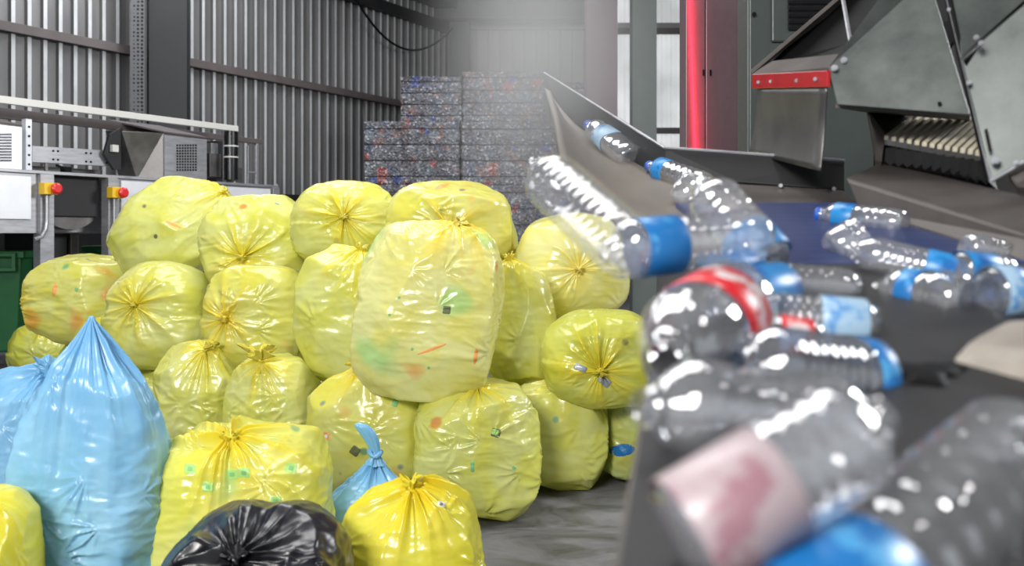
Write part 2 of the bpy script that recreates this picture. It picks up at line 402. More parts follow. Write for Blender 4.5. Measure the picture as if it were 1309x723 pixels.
# girts and eave beam on the left wall
def wall_bar(name, s0, s1, z0, z1, o0, o1, mat, parent=None):
    pts = [W0+WU*s0+WN*o0, W0+WU*s1+WN*o0, W0+WU*s1+WN*o1, W0+WU*s0+WN*o1]
    return MB().hexa([(p.x,p.y,z0) for p in pts], [(p.x,p.y,z1) for p in pts]).build(name, mat, parent, 0.004)
zg = CAMZ+265/F*11
structure(wall_bar('trim_1', -7.0, wl, zg-0.06, zg+0.06, 0.035, 0.15, M['girt']))
structure(wall_bar('trim_2', -7.0, wl-0.3, 5.55, 5.75, 0.035, 0.2, M['dark_steel']))
structure(wall_bar('trim_3', -7.0, wl-0.3, 6.0, 6.16, 0.035, 0.45, M['dark_steel']))
structure(wall_bar('baseboard_left', -7.0, wl, 0.0, 1.98, 0.036, 0.12, M['dark_steel']))
structure(MB().box((CORN.x+1.05, CORN.y-0.7, 6.05), (4.2, 0.25, 0.5)).box((CORN.x+1.05, CORN.y-0.7, 5.78), (4.2, 0.4, 0.05)).build('trim_4', M['dark_steel'], None, 0.006))
structure(MB().box((CORN.x+3.6, CORN.y-0.09, CAMZ+265/F*CORN.y), (7.4, 0.1, 0.14)).build('trim_5', M['wall_back'], None, 0.006))
# corner column
def hcol(name, c, wx, wy, mat, z1=ZC, rot=0.0):
    R = Matrix.Rotation(rot, 3, 'Z'); t = 0.03; m = MB()
    for (off, sz) in (((0, -wy/2+t/2, 0), (wx, t, z1)), ((0, wy/2-t/2, 0), (wx, t, z1)), ((0, 0, 0), (t, wy-2*t, z1))):
        m.box(Vector((c[0], c[1], z1/2))+R @ Vector(off), sz, R)
    return m.build(name, mat, None, 0.004)
structure(hcol('column', (P(588,0,CORN.y-0.5).x, CORN.y-0.5), 0.42, 0.35, M['dark_steel']))
# dark I column and perforated post against the left wall
cA = W0+WU*wall_s(217, 0.5)+WN*0.5
structure(hcol('column', (cA.x, cA.y), 0.50, 0.42, M['dark_steel'], rot=0.25))
cB = W0+WU*wall_s(177, 0.42)+WN*0.42
structure(MB().box((cB.x, cB.y, ZC/2), (0.19, 0.12, ZC), Matrix.Rotation(0.1, 3, 'Z')).build('column', M['perf'], None, 0.004))
# maroon column, grey green column
structure(hcol('column', ((768-CX)/F*12.0, 12.0), 0.42, 0.3, M['purple_steel']))
structure(MB().box(((822-CX)/F*13.5, 13.5, ZC/2), (0.37, 0.3, ZC)).build('column', M['grey_green'], None, 0.01))
# daylit sheets
wx0 = (779-CX)/F*18.9; wx1 = (890-CX)/F*18.9
wo = structure(corrugated('window_1', Vector((wx0, CORN.y-0.07, 0)), Vector((1,0,0)), Vector((0,-1,0)), wx1-wx0, 1.5, ZC-0.1, 0.2, 0.03, 0.05, M['window']))
for k, y in enumerate((36, 165)):
    z = CAMZ+(HY-y)/F*18.8
    structure(MB().box(((wx0+wx1)/2, CORN.y-0.16, z), (wx1-wx0+0.1, 0.06, 0.13)).build('trim_%d' % (6+k), M['girt'], None, 0.005))
structure(MB().box(((wx0+wx1)/2, CORN.y-0.16, 1.45), (wx1-wx0+0.1, 0.08, 0.1)).build('trim_8', M['girt'], None, 0.005))
# hanging cable
pts = []
for i in range(41):
    t = i/40; px = 448+(578-448)*t; 
    y = -14+t*50; sag = 4*t*(1-t)*50
    p = wall_p(px, y+sag, 0.32); pts.append(p)
tag(MB().tube(pts, 0.022, 8).build('cable', M['black'], None, 0, True), 'thin black cable sagging in a loop high on the corrugated wall', 'cable')

# ------------------------------------------------------------------ bales
def bale(x0, x1, z0, z1, y0, depth, label, seed, grp='pressed bottle bales stacked by the back wall'):
    wdt, h = x1-x0, z1-z0
    nx, ny, nz = 26, 20, 22
    vs = []; idx = {}
    def vid(i, j, k):
        key = (i, j, k)
        if key not in idx:
            idx[key] = len(vs); vs.append([i/nx*wdt-wdt/2, j/ny*depth, k/nz*h])
        return idx[key]
    fs = []
    for i in range(nx):
        for k in range(nz):
            fs.append((vid(i,0,k), vid(i+1,0,k), vid(i+1,0,k+1), vid(i,0,k+1))); fs.append((vid(i,ny,k), vid(i,ny,k+1), vid(i+1,ny,k+1), vid(i+1,ny,k)))
    for j in range(ny):
        for k in range(nz):
            fs.append((vid(0,j,k), vid(0,j,k+1), vid(0,j+1,k+1), vid(0,j+1,k))); fs.append((vid(nx,j,k), vid(nx,j+1,k), vid(nx,j+1,k+1), vid(nx,j,k+1)))
    for i in range(nx):
        for j in range(ny):
            fs.append((vid(i,j,0), vid(i,j+1,0), vid(i+1,j+1,0), vid(i+1,j,0))); fs.append((vid(i,j,nz), vid(i+1,j,nz), vid(i+1,j+1,nz), vid(i,j+1,nz)))
    V = np.array(vs); nzv = perlin(V*6+seed*3.1, seed); nz2 = perlin(V*14+seed, seed+5)
    straps = [0.13, 0.38, 0.63, 0.88]
    g = np.zeros(len(V))
    for s_ in straps: g += np.exp(-((V[:,2]/h-s_)/0.035)**2)
    amp = 0.018*nzv+0.014*nz2-0.02*g
    out = np.zeros_like(V)
    out[:,0] = np.where(np.abs(V[:,0]) > wdt/2-1e-4, np.sign(V[:,0]), 0); out[:,1] = np.where(V[:,1] < 1e-4, -1, np.where(V[:,1] > depth-1e-4, 1, 0))
    V += out*amp[:,None]
    top = V[:,2] > h-1e-4; V[top,2] -= np.abs(nzv[top])*0.05
    o = empty('bale', ((x0+x1)/2, y0, z0)); tag(o, label, 'bale', grp)
    link_mesh('compressed_bottles', V.tolist(), fs, M['bale'], o, True)
    for s_ in straps:
        zz = h*s_; t = 0.007; a, b_ = wdt/2-0.006, depth-0.006
        m = MB(); loop = [(-a, 0.006), (a, 0.006), (a, b_), (-a, b_)]
        pts = [Vector((q[0], q[1], zz))+o.location for q in loop]
        m.tube(pts+[pts[0], pts[1]], t, 6, False); m.build('strap', M['dark_steel'], o)
    return o
D0 = 15.0
def bx(px, D=D0): return (px-CX)/F*D
zt = [0.0, 1.06, 2.15, 3.22, 4.07]
lab = ['bottle bale at the floor, first layer', 'bottle bale of the second layer', 'bottle bale of the third layer', 'bottle bale on top']
sd = 1
for k in range(4):
    off = 0.0
    if k < 3:
        bale(bx(463)+k*0.02, bx(588), zt[k], zt[k+1], D0-0.1+0.02*k, 1.2,
             ['pressed bottle bale at the foot of the darker left column of the stack', 'brownish bottle bale just below the left column’s top bale', 'dark brownish bottle bale topping the lower left column of the stack'][k], sd); sd += 1
        bale(bx(589), bx(742-k*2), zt[k], zt[k+1], D0, 1.3,
             ['pressed bottle bale on the floor under the tall grey column', 'grey bottle bale second from the floor in the tall column', 'blue-grey bottle bale under the top pair, beside the darker bale'][k], sd); sd += 1
bale(bx(512), bx(590), zt[3], zt[4]-0.08, D0+0.02, 1.2, 'topmost bottle bale at the left, with a blue blotch', sd); sd += 1
bale(bx(591), bx(698), zt[3], zt[4], D0+0.05, 1.2, 'topmost bottle bale of the tall grey column, beside its blue-spotted twin', sd); sd += 1
for k in range(4):
    bale(bx(718,16.8), bx(764,16.8), zt[k], zt[k+1]+0.12*(k==3), 16.8, 1.1,
         ['separate rear bale stack by the maroon column, floor bale', 'rear bale stack by the maroon column, second bale up', 'rear bale stack by the maroon column, third bale up', 'topmost bale of the separate rear stack by the maroon column'][k], sd, 'bales of the rear stack'); sd += 1

# ------------------------------------------------------------------ sorting machine at the left
MO = Vector(((45-CX)/F*8.3, 8.3, 0)); MU = WU; MV = -WN     # along and away from the viewer
def ms(px, v=0.0):
    k = (px-CX)/F; o = MO+MV*v; return (k*o.y-o.x)/(MU.x-k*MU.y)
def mz(px, py, v=0.0):
    s = ms(px, v); D = (MO+MV*v+MU*s).y; return CAMZ+(HY-py)/F*D
def mp(s, v, z):
    p = MO+MU*s+MV*v; return Vector((p.x, p.y, z))
def mbox(m, px0, px1, py0, py1, v0, v1, pref=None):
    """box on the machine: its near face is seen at those pixels (heights measured at column pref)"""
    pref = (px0+px1)/2 if pref is None else pref
    s0, s1 = ms(px0, v0), ms(px1, v0); z1, z0 = mz(pref, py0, v0), mz(pref, py1, v0)
    return m.hexa([mp(s0,v0,z0), mp(s1,v0,z0), mp(s1,v1,z0), mp(s0,v1,z0)], [mp(s0,v0,z1), mp(s1,v0,z1), mp(s1,v1,z1), mp(s0,v1,z1)])
def mboxs(m, s0, s1, z0, z1, v0, v1):
    return m.hexa([mp(s0,v0,z0), mp(s1,v0,z0), mp(s1,v1,z0), mp(s0,v1,z0)], [mp(s0,v0,z1), mp(s1,v0,z1), mp(s1,v1,z1), mp(s0,v1,z1)])
ZT = mz(52, 222)      # table top
mach = empty('sorting_table_machine', mp(0.8, 0.5, 0)); tag(mach, 'long steel sorting machine with white side panels and red stop buttons', 'machine')
s_l1, s_l1b = ms(50), ms(68); s_l2, s_l2b = ms(137), ms(150); s_end = ms(356)
def part(name, m, mat, parent=mach, bevel=0.004, label=None):
    o = m.build(name, mat, parent, bevel)
    if label: o['label'] = label
    return o
# side panels: outer grey frame with a bright inset
zlow = mz(25, 298)
part('side_panel', mboxs(MB(), -4.0, s_l1, zlow, ZT, 0.03, 0.08), M['steel'])
part('bright_panel', mboxs(MB(), -4.0, s_l1-0.07, mz(25,280), ZT-0.03, 0.005, 0.028), M['steel_white'])
part('side_panel', mboxs(MB(), s_l2b, s_end, mz(170,292), ZT, 0.03, 0.08), M['steel'])
part('bright_panel', mboxs(MB(), s_l2b+0.05, s_end-0.12, mz(170,273), ZT-0.02, 0.005, 0.028), M['steel_white'])
part('table_top', mboxs(MB(), -4.0, s_end, ZT, ZT+0.03, 0.0, 1.2), M['steel'])
part('far_side_panel', mboxs(MB(), -4.0, s_end, zlow, ZT, 1.14, 1.2), M['steel'])
for (a, b_) in ((s_l1, s_l1b), (s_l2, s_l2b), (s_end-0.1, s_end), (-2.6, -2.45)):
    part('leg', mboxs(MB(), a, b_, 0.0, ZT, -0.02, 0.1), M['steel'])
    part('leg', mboxs(MB(), a, b_, 0.0, ZT, 1.08, 1.2), M['steel'])
# drum panel between the legs, with its round underside
m = mboxs(MB(), s_l1b+0.01, s_l2-0.01, mz(100,276), ZT-0.0, 0.12, 0.16)
part('dark_drum_panel', m, M['dark_steel'])
sc, rr_ = (s_l1b+s_l2)/2, 0.24; zc = mz(100, 262)
m = MB(); a = []
for k in range(25):
    q = math.pi+math.pi*k/24; a.append((sc+rr_*math.cos(q)*1.25, zc+rr_*math.sin(q)))
m.hexa([mp(x, 0.17, z) for x, z in a], [mp(x, 0.9, z) for x, z in a]); part('drum', m, M['steel_dark'])
part('cross_beam', mboxs(MB(), s_l1b, s_l2, mz(100,297), mz(100,279), 0.3, 0.36), M['steel'])
part('lower_cabinet', mboxs(MB(), s_l1b+0.1, s_l2-0.12, 0.35, mz(100,298), 0.5, 1.05), M['dark_steel'])
part('side_duct', mboxs(MB(), s_l2-0.11, s_l2-0.02, 0.3, mz(100,298), 0.45, 1.05), M['steel_dark'])
# emergency stops with conduit
for (px, py, lbl) in ((64, 241, 'yellow box with a red stop button on the near leg'), (150, 246, 'yellow box with a red stop button on the far leg')):
    s = ms(px, -0.1); z = mz(px, py, -0.1)
    bxo = part('stop_switch_box', mboxs(MB(), s-0.065, s+0.065, z-0.055, z+0.055, -0.12, -0.02), M['yellow_p'], mach, 0.006, lbl)
    m = MB().tube([mp(s+0.03, -0.12, z), mp(s+0.03, -0.15, z)], 0.035, 20).tube([mp(s+0.03, -0.15, z), mp(s+0.03, -0.17, z), mp(s+0.03,-0.185,z)], [0.052, 0.052, 0.035], 20)
    part('stop_button', m, M['red_p'], bxo, 0)
    c = [mp(s, -0.05, z-0.05), mp(s, -0.05, z-0.3), mp(s-0.01, -0.05, z-0.38), mp(s-0.05*(1 if px < 100 else -1.4), -0.05, z-0.45), mp(s-0.12*(1 if px < 100 else -1.2), -0.05, z-0.475)]
    part('conduit', MB().tube(c, 0.018, 8), M['steel'], mach, 0)
# upper works, standing on the table
v1 = 0.55
part('upright_post', mbox(MB(), 33, 41, 152, 220, v1, v1+0.08), M['steel_white'])
m = MB()
for k in range(5):
    s = (ms(33, v1)+ms(41, v1))/2; z = mz(37, 162+12*k, v1); m.tube([mp(s, v1-0.004, z), mp(s, v1-0.001, z)], 0.012, 10)
part('hole', m, M['black'], mach, 0)
def long_bar(name, x0, y0a, y0b, x1, y1a, y1b, v, th, mat, s_ext0=None):
    s0, s1 = ms(x0, v), ms(x1, v)
    lo = [mp(s0, v, mz(x0,y0b,v)), mp(s1, v, mz(x1,y1b,v)), mp(s1, v+th, mz(x1,y1b,v)), mp(s0, v+th, mz(x0,y0b,v))]
    hi = [mp(s0, v, mz(x0,y0a,v)), mp(s1, v, mz(x1,y1a,v)), mp(s1, v+th, mz(x1,y1a,v)), mp(s0, v+th, mz(x0,y0a,v))]
    return part(name, MB().hexa(lo, hi), mat)
long_bar('long_rail', -60, 114, 124, 305, 161, 168, 0.15, 0.06, M['white_p'])
part('rail_post', mboxs(MB(), ms(290,0.3)-0.03, ms(290,0.3), ZT+0.03, mz(290,165,0.3), 0.3, 0.34), M['steel'])
part('rail_post', mboxs(MB(), -1.6, -1.54, ZT+0.03, mz(-60,120,0.15)-0.02, 0.15, 0.2), M['steel'])
long_bar('brown_rail', -40, 132, 147, 335, 178, 184, v1+0.1, 0.06, M['girt'])
part('rail_post', mboxs(MB(), ms(331,v1+.1)-0.04, ms(331,v1+.1), ZT+0.03, mz(331,183,v1+.1), v1+0.1, v1+0.15), M['steel'])
# perforated crossbeam and brackets
o = long_bar('perforated_beam', 41, 186, 207, 150, 193, 213, v1+0.02, 0.05, M['steel'])
m = MB()
for px in (68, 74, 110, 116, 136):
    for f in (0.25, 0.8):
        s = ms(px, v1+0.02); z = mz(px, 186+(px-41)*0.064+20*f, v1+0.02); m.tube([mp(s, v1+0.014, z), mp(s, v1+0.019, z)], 0.011, 10)
part('bolt_hole', m, M['black'], o, 0)
part('beam_foot', mboxs(MB(), ms(60,v1), ms(64,v1), ZT+0.03, mz(60,207,v1), v1+0.03, v1+0.06), M['steel_dark'])
part('black_junction_block', mbox(MB(), 84, 92, 213, 222, v1-0.1, v1), M['black'])
part('inner_wall_panel', mboxs(MB(), ms(41,v1), ms(150,v1), ZT+0.03, mz(95,212,v1), v1+0.3, v1+0.34), M['steel_dark'])
m = MB(); cc = [(72,211),(80,214),(88,222),(98,230)]; m.tube([mp(ms(x, 0.3), 0.3, max(ZT+0.045, mz(x,y,0.3))) for x, y in cc], 0.014, 8); part('hose', m, M['black'], mach, 0)
# dark slanted bracket with a small white box
m = MB().slab([mp(ms(x,v1-.05), v1-0.05, mz(x,y,v1-.05)) for x, y in ((133,197),(140,172),(155,163),(155,217),(146,217))], 0.04)
part('dark_bracket', m, M['dark_steel'])
part('small_box', mbox(MB(), 144, 152, 185, 194, v1-0.1, v1-0.05), M['white_p'])
# motor hoods: front face with a grille, slanted side
def hood(x0, xe, x1, y0, y1, yb, v, gx0, gx1, gy0, gy1, lbl):
    # x0..xe chamfered flank, xe..x1 face; the hood's bottom rests on the table
    z0 = ZT+0.03; s0, se, s1 = ms(x0, v+.25), ms(xe, v), ms(x1, v)
    ztop = mz(xe, y0, v)
    lo = [mp(se, v, z0), mp(s1, v, z0), mp(s1, v+0.5, z0), mp(s0+0.18, v+0.5, z0), mp(s0+0.18, v+0.2, z0)]
    mid = [mp(se, v, ztop), mp(s1, v, ztop-0.01), mp(s1, v+0.5, ztop+0.02), mp(s0, v+0.5, ztop+0.02), mp(s0, v+0.2, ztop)]
    o = part('motor_hood', MB().hexa(lo, mid), M['steel_dark'] if lbl else M['steel_white'], mach, 0.006)
    if lbl: o['label'] = lbl
    # faceplate
    pl = part('face_plate', mboxs(MB(), se+0.005, s1-0.005, z0+0.01, ztop-0.02, v-0.012, v-0.001), M['steel'] if lbl else M['steel_white'], o, 0.002)
    m = MB(); nx, ny = 8, 10
    for i in range(nx):
        for j in range(ny):
            px = gx0+(gx1-gx0)*(i+0.5)/nx; py = gy0+(gy1-gy0)*(j+0.5)/ny
            s = ms(px, v); z = mz(px, py, v); ds = (ms(gx1,v)-ms(gx0,v))/nx*0.3; dz = (mz(px,gy0,v)-mz(px,gy1,v))/ny*0.33
            mboxs(m, s-ds, s+ds, z-dz, z+dz, v-0.016, v-0.0125)
    part('grille', m, M['black'], o, 0)
    # sloping lid
    lid = MB().slab([mp(se, v-0.01, ztop), mp(s1, v-0.01, ztop-0.01), mp(s1-0.28, v+0.5, ztop+0.13), mp(se-0.35, v+0.5, ztop+0.13)], 0.02, (0,0,1))
    part('lid', lid, M['girt'], o, 0.003)
    return o
hood(152, 209, 264, 170, 230, 0, 0.28, 224, 251, 184, 219, 'brown stained steel hood with a square grille')
hood(-60, -45, 28, 153, 218, 0, 0.28, -2, 14, 170, 207, None)
# cylinder cluster at the end of the rail
m = MB(); sC = ms(299, 0.17)
m.tube([mp(sC, 0.22, mz(299,230,.2)), mp(sC, 0.22, mz(299,168,.2))], 0.08, 24)
cyl = part('black_cylinder', m, M['black_gloss'], mach, 0)
for y in (187, 201):
    z = mz(299, y, .2); part('ring', MB().tube([mp(sC, 0.22, z-0.008), mp(sC, 0.22, z+0.008)], 0.086, 24), M['white_p'], cyl, 0)
part('cylinder_base', mbox(MB(), 291, 310, 214, 234, 0.3, 0.5), M['steel_dark'])
part('end_box', mbox(MB(), 268, 283, 196, 226, 0.35, 0.6), M['steel_dark'])
part('end_box', mbox(MB(), 270, 279, 183, 199, 0.4, 0.55), M['steel'])
part('end_box', mbox(MB(), 278, 287, 180, 236, 0.5, 0.7), M['dark_steel'])
for (px, pw) in ((289, 1.5), (317, 1.2), (327, 1.2)):
    part('thin_post', mboxs(MB(), ms(px,0.45), ms(px+pw,0.45), ZT+0.03, mz(px,186,0.45), 0.45, 0.48), M['steel'])
part('thin_crossbar', mboxs(MB(), ms(317,0.45), ms(328,0.45), mz(320,221,0.45), mz(320,219,0.45), 0.45, 0.48), M['steel'])
for px in (262, 300, 354):
    part('bolt', MB().tube([mp(ms(px,0.06),0.06,ZT+0.03), mp(ms(px,0.06),0.06,ZT+0.05)], 0.012, 8), M['steel'], mach, 0)

# ------------------------------------------------------------------ wheeled bins under the machine
def wheeled_bin(px_c, Dc, wdt, dep, h, rot, label):
    o = empty('wheeled_bin', ((px_c-CX)/F*Dc, Dc, 0)); tag(o, label, 'bin', 'green bins beneath the machine')
    o.rotation_euler.z = 0
    R = Matrix.Rotation(rot, 3, 'Z'); c = o.location
    zb = 0.17
    lo = [R @ Vector((sx*wdt*0.42, sy*dep*0.40, 0))+c+Vector((0,0,zb)) for sx, sy in ((-1,-1),(1,-1),(1,1),(-1,1))]
    hi = [R @ Vector((sx*wdt*0.5, sy*dep*0.5, 0))+c+Vector((0,0,h-0.08)) for sx, sy in ((-1,-1),(1,-1),(1,1),(-1,1))]
    MB().hexa(lo, hi).build('body', M['green'], o, 0.02)
    MB().box(c+Vector((0,0,h-0.06)), (wdt*1.08, dep*1.08, 0.07), R).build('rim', M['green'], o, 0.012)
    m = MB(); hx = wdt*0.5
    for a, b_ in (((hx-0.32, -dep*0.54), (0.3, 0.06)),):
        m.box(c+R @ Vector((a[0]+0.15, a[1]-0.02, h-0.06)), (0.30, 0.07, 0.035), R); m.box(c+R @ Vector((a[0]+0.15, a[1]-0.02, h-0.2)), (0.30, 0.07, 0.035), R)
        m.box(c+R @ Vector((a[0]+0.02, a[1]-0.02, h-0.13)), (0.035, 0.07, 0.17), R); m.box(c+R @ Vector((a[0]+0.28, a[1]-0.02, h-0.13)), (0.035, 0.07, 0.17), R)
    m.build('handle', M['green'], o, 0.006)
    for sx in (-1, 1):
        for sy in (-1, 1):
            p = c+R @ Vector((sx*wdt*0.36, sy*dep*0.34, 0.08))
            wv = R @ Vector((0.02, 0, 0))
            wo_ = MB().tube([p-wv, p+wv], 0.075, 18).build('wheel', M['black'], o, 0, False)
            MB().box(p+Vector((0,0,0.06)), (0.07, 0.05, 0.09), R).build('fork', M['steel'], wo_, 0.003)
    return o
wheeled_bin(-12, 8.75, 0.78, 0.6, 1.17, 0.15, 'green wheeled plastic bin on the floor, beside the machine leg')
wheeled_bin(152, 10.3, 0.6, 0.55, 1.2, 0.15, 'green bin rim behind the second machine leg, nearly hidden by bags')

# ------------------------------------------------------------------ bags
bag_count = [0]
def basis(d):
    d = d.normalized(); ref = Vector((0,0,1)) if abs(d.z) < 0.9 else Vector((0,1,0))
    x = ref.cross(d).normalized(); y = d.cross(x); return x, y, d
def make_tail(bag, p0, d, L, r0, rt, fw, fd, mat, seed, tie=0.35, bend=(0,0,0), pointed=0.0, mode='ruffle', cat='knotted_end', name='knotted_end'):
    """gathered neck: starts wide on the bag, pinches at the tie, flares into a ruffled end"""
    rng = random.Random(seed); x, y, z = basis(Vector(d)); 
    # flare across world x when possible
    nr, nk = 22, 72; vs = []; fs = []
    ph = [rng.random()*6.28 for _ in range(6)]
    for i in range(nr+1):
        t = i/nr
        if t < tie:
            u = t/tie; e = (1-u)**2; a = rt+(r0-rt)*e; b_ = a; pl = 0.25
        else:
            u = (t-tie)/(1-tie); e = u**0.75; a = rt+(fw-rt)*e*(1-pointed*u*u*0.9); b_ = rt+(fd-rt)*e*(1-pointed*u*u*0.8); pl = 0.25+0.35*u
        if mode == 'peak':      # a tall soft point of film, flattened
            a = r0*(1-t)**0.85+0.006; b_ = a*(0.75-0.35*t); pl = 0.22
        if mode == 'loop' and t >= tie:
            u = (t-tie)/(1-tie); a = rt+(fw-rt)*math.sin(math.pi*min(1, u*1.02)*0.62)**1.2 if u < 0.8 else fw*0.93*math.sqrt(max(0, 1-((u-0.8)/0.2)**2))+0.002; b_ = a*0.5; pl = 0.12
        c = z*(L*t)+Vector(bend)*(t*t)
        for k in range(nk):
            q = 2*math.pi*k/nk
            w_ = 1+pl*(0.5*math.sin(7*q+ph[0]+2*t)+0.35*math.sin(12*q+ph[1]-3*t)+0.25*math.sin(19*q+ph[2]))
            ex = 0
            if t > tie and mode == 'ruffle': ex = (t-tie)*L*0.35*math.sin(3*q+ph[3])+(t-tie)*L*0.2*math.sin(8*q+ph[4])
            v = c+x*(a*w_*math.cos(q))+y*(b_*w_*math.sin(q))+z*ex
            vs.append(v+p0)
    for i in range(nr):
        for k in range(nk): fs.append((i*nk+k, i*nk+(k+1)%nk, (i+1)*nk+(k+1)%nk, (i+1)*nk+k))
    # inner closing of the open end
    c0 = len(vs); t = 0.7 if mode == 'ruffle' else 1.0
    vs.append(p0+z*(L*t)+Vector(bend)*(t*t))
    for k in range(nk): fs.append((nr*nk+k, nr*nk+(k+1)%nk, c0))
    o = link_mesh(name, vs, fs, mat, bag, True)
    me = o.data; at = me.attributes.new('gather', 'FLOAT', 'POINT'); at.data.foreach_set('value', [0.75]*len(me.vertices))
    # the tie itself: a small lumpy ring
    m = MB(); c = p0+z*(L*tie)+Vector(bend)*(tie*tie); rr = rt*1.25; pts = []
    for k in range(17):
        q = 2*math.pi*k/16; pts.append(c+x*rr*math.cos(q)+y*rr*math.sin(q)+z*(0.006*math.sin(2*q+ph[5])))
    if mode == 'peak': return o
    m.tube(pts, [max(0.005, min(0.010, rt*0.55))*(1+0.25*math.sin(5*k)) for k in range(17)], 10, False)
    k_ = m.v; ko = link_mesh('knot', k_, m.f, mat, o, True)
    at = ko.data.attributes.new('gather', 'FLOAT', 'POINT'); at.data.foreach_set('value', [1.0]*len(ko.data.vertices))
    return o

def bag(rect, D, depth, knot, label, mat='yellow', cat='bag', group='yellow bags in the stacked pile', n=2.6, taper=0.0, pleat=1.0, gather=0.38,
        tilt=0.0, facet=0.92, crinkle=1.0, dip=0.0, peak=0.0, pw_=0.22, floor=None, tail=None, hi=False, name='rubbish_bag', pinch=None, sides=None, knotr=1.0):
    """rect: outline (x0,y0,x1,y1) seen from the camera at distance D; knot: where the gathered neck sits, as a direction"""
    n = n+0.7 if n > 2.5 else n+0.45
    seed = bag_count[0]*7+11; bag_count[0] += 1
    x0, y0, x1, y1 = rect
    cxp, cyp = (x0+x1)/2, (y0+y1)/2
    C0 = P(cxp, cyp, D)
    a, c_, b_ = (x1-x0)/2/F*D*1.03, (y1-y0)/2/F*D*1.02, depth/2*1.03
    zb = C0.z-c_
    if floor is not None:
        ztop = C0.z+c_; zb = floor; c_ = (ztop-floor)/2; C0.z = (ztop+floor)/2
    kd = Vector(knot).normalized(); kx, ky, kz = basis(kd)
    nph, nth = (300, 170) if hi else (200, 104)
    th = np.linspace(0, 1, nth+1)**1.25*math.pi        # denser near the knot
    th[0] = 0.02; th[-1] = math.pi-0.01
    ph = np.arange(nph)/nph*2*math.pi
    TH, PH = np.meshgrid(th, ph, indexing='ij'); TH = TH.ravel(); PH = PH.ravel()
    B = np.array([list(kx), list(ky), list(kz)])
    d = np.stack([np.sin(TH)*np.cos(PH), np.sin(TH)*np.sin(PH), np.cos(TH)], 1) @ B
    # work in the bag's tilted frame
    ct, st = math.cos(tilt), math.sin(tilt)
    def totilt(v): return np.stack([v[:,0]*ct+v[:,2]*st, v[:,1], -v[:,0]*st+v[:,2]*ct], 1)
    def fromtilt(v): return np.stack([v[:,0]*ct-v[:,2]*st, v[:,1], v[:,0]*st+v[:,2]*ct], 1)
    dt = totilt(d)
    def sup(v):
        nn = np.where(v[:,2] < 0, n+0.8, n)
        return ((np.abs(v[:,0])/a)**nn+(np.abs(v[:,1])/b_)**nn+(np.abs(v[:,2])/c_)**nn)**(-1/nn)
    R = sup(dt)
    rng = np.random.RandomState(seed)
    sm = rng.normal(size=(1500, 3)); sm /= np.linalg.norm(sm, axis=1)[:,None]; S = sm*sup(sm)[:,None]
    npl = 44; q = rng.normal(size=(npl, 3))*np.array([1/a, 1/b_, 1/c_]); q /= np.linalg.norm(q, axis=1)[:,None]
    h = (q @ S.T).max(1)*rng.uniform(0.84, 1.0, npl)
    cosn = np.clip(dt @ q.T, 0, None)/h[None,:]
    pw = 110.0
    mxc = cosn.max(1); RF = 1/(mxc*((cosn/mxc[:,None])**pw).sum(1)**(1/pw))
    RF = np.minimum(RF, R*1.02)
    R = R*(1-facet)+RF*facet
    if facet > 0:   # keep the overall outline
        R *= 1+0.045*facet
    p = dt*R[:,None]
    mn = min(a, b_, c_)
    # gathered folds running out from the knot
    wob = perlin(p*5+seed, seed)*0.9
    warp = PH+0.35*np.sin(PH+rng.uniform(0,6))+0.18*np.sin(2*PH+rng.uniform(0,6))+0.10*np.sin(3*PH+rng.uniform(0,6))
    fold = np.zeros_like(TH); amp_mod = 0.55+0.45*np.sin(2*PH+rng.uniform(0,6))*np.sin(3*PH+rng.uniform(0,6))
    for k, th0, A in ((7, 1.0, 1.0), (13, 0.62, 0.8), (23, 0.42, 0.55), (41, 0.28, 0.3)):
        f = 1-np.abs(np.sin(k*warp/2+rng.uniform(0, 6)+wob*(0.6+TH)))      # sharp ridges
        fold += A*(f-0.36)*np.exp(-(TH/th0)**1.6)*np.minimum(1, TH/0.12)
    dr = fold*0.055*mn*pleat*gather/0.38*(0.5+amp_mod)
    # crumples of the stretched film
    def ridged(s, sd, str_=(1,1,1)):
        v = perlin(p*np.array(str_)*s+sd*1.7, sd); return 1-np.abs(v)*2.2
    cr = 0.006*(ridged(4.5, seed+1, (1,1,1.7))-0.6)+0.0035*(ridged(8, seed+2, (1,1,3.2))-0.6)+0.0016*(ridged(20, seed+3, (1,1,2.6))-0.6)
    cr += 0.005*perlin(p*6.0, seed+4)
    # creases pulled out from points where something inside presses on the film
    for _ in range(16):
        cdir = rng.normal(size=3); cdir[1] = -abs(cdir[1]); cdir /= np.linalg.norm(cdir)
        i0 = int(np.argmax(dt @ cdir)); pc = p[i0]; e1 = np.cross(cdir, [0,0,1.0]); e1 /= np.linalg.norm(e1)+1e-9; e2 = np.cross(cdir, e1)
        q_ = p-pc; r_ = np.linalg.norm(q_, axis=1); an = np.arctan2(q_ @ e2, q_ @ e1); a0 = rng.choice([0, math.pi])+rng.uniform(-0.6, 0.6); k = rng.randint(8, 15)
        lobe = np.clip(np.cos(an-a0), 0, 1)**1.5
        cr += rng.uniform(0.006, 0.012)*np.exp(-(r_/rng.uniform(0.07, 0.13))**1.5)*np.minimum(1, r_/0.03)*lobe*(1-1.6*np.abs(np.sin(k*an/2+rng.uniform(0, 6))))
    sc_ = mn/0.28
    if crinkle > 1.5: cr += 0.006*(ridged(3.2, seed+9, (1.6,1,0.8))-0.55)
    dr += cr*crinkle*1.2*sc_
    R2 = R+dr
    if dip: R2 *= 1-dip*np.exp(-(TH/0.3)**2)
    if peak: R2 *= 1+peak*np.exp(-(TH/pw_)**1.15)
    p = dt*R2[:,None]
    if taper:
        zr = p[:,2]/c_; f = 1-taper*zr; p[:,0] *= f; p[:,1] *= f
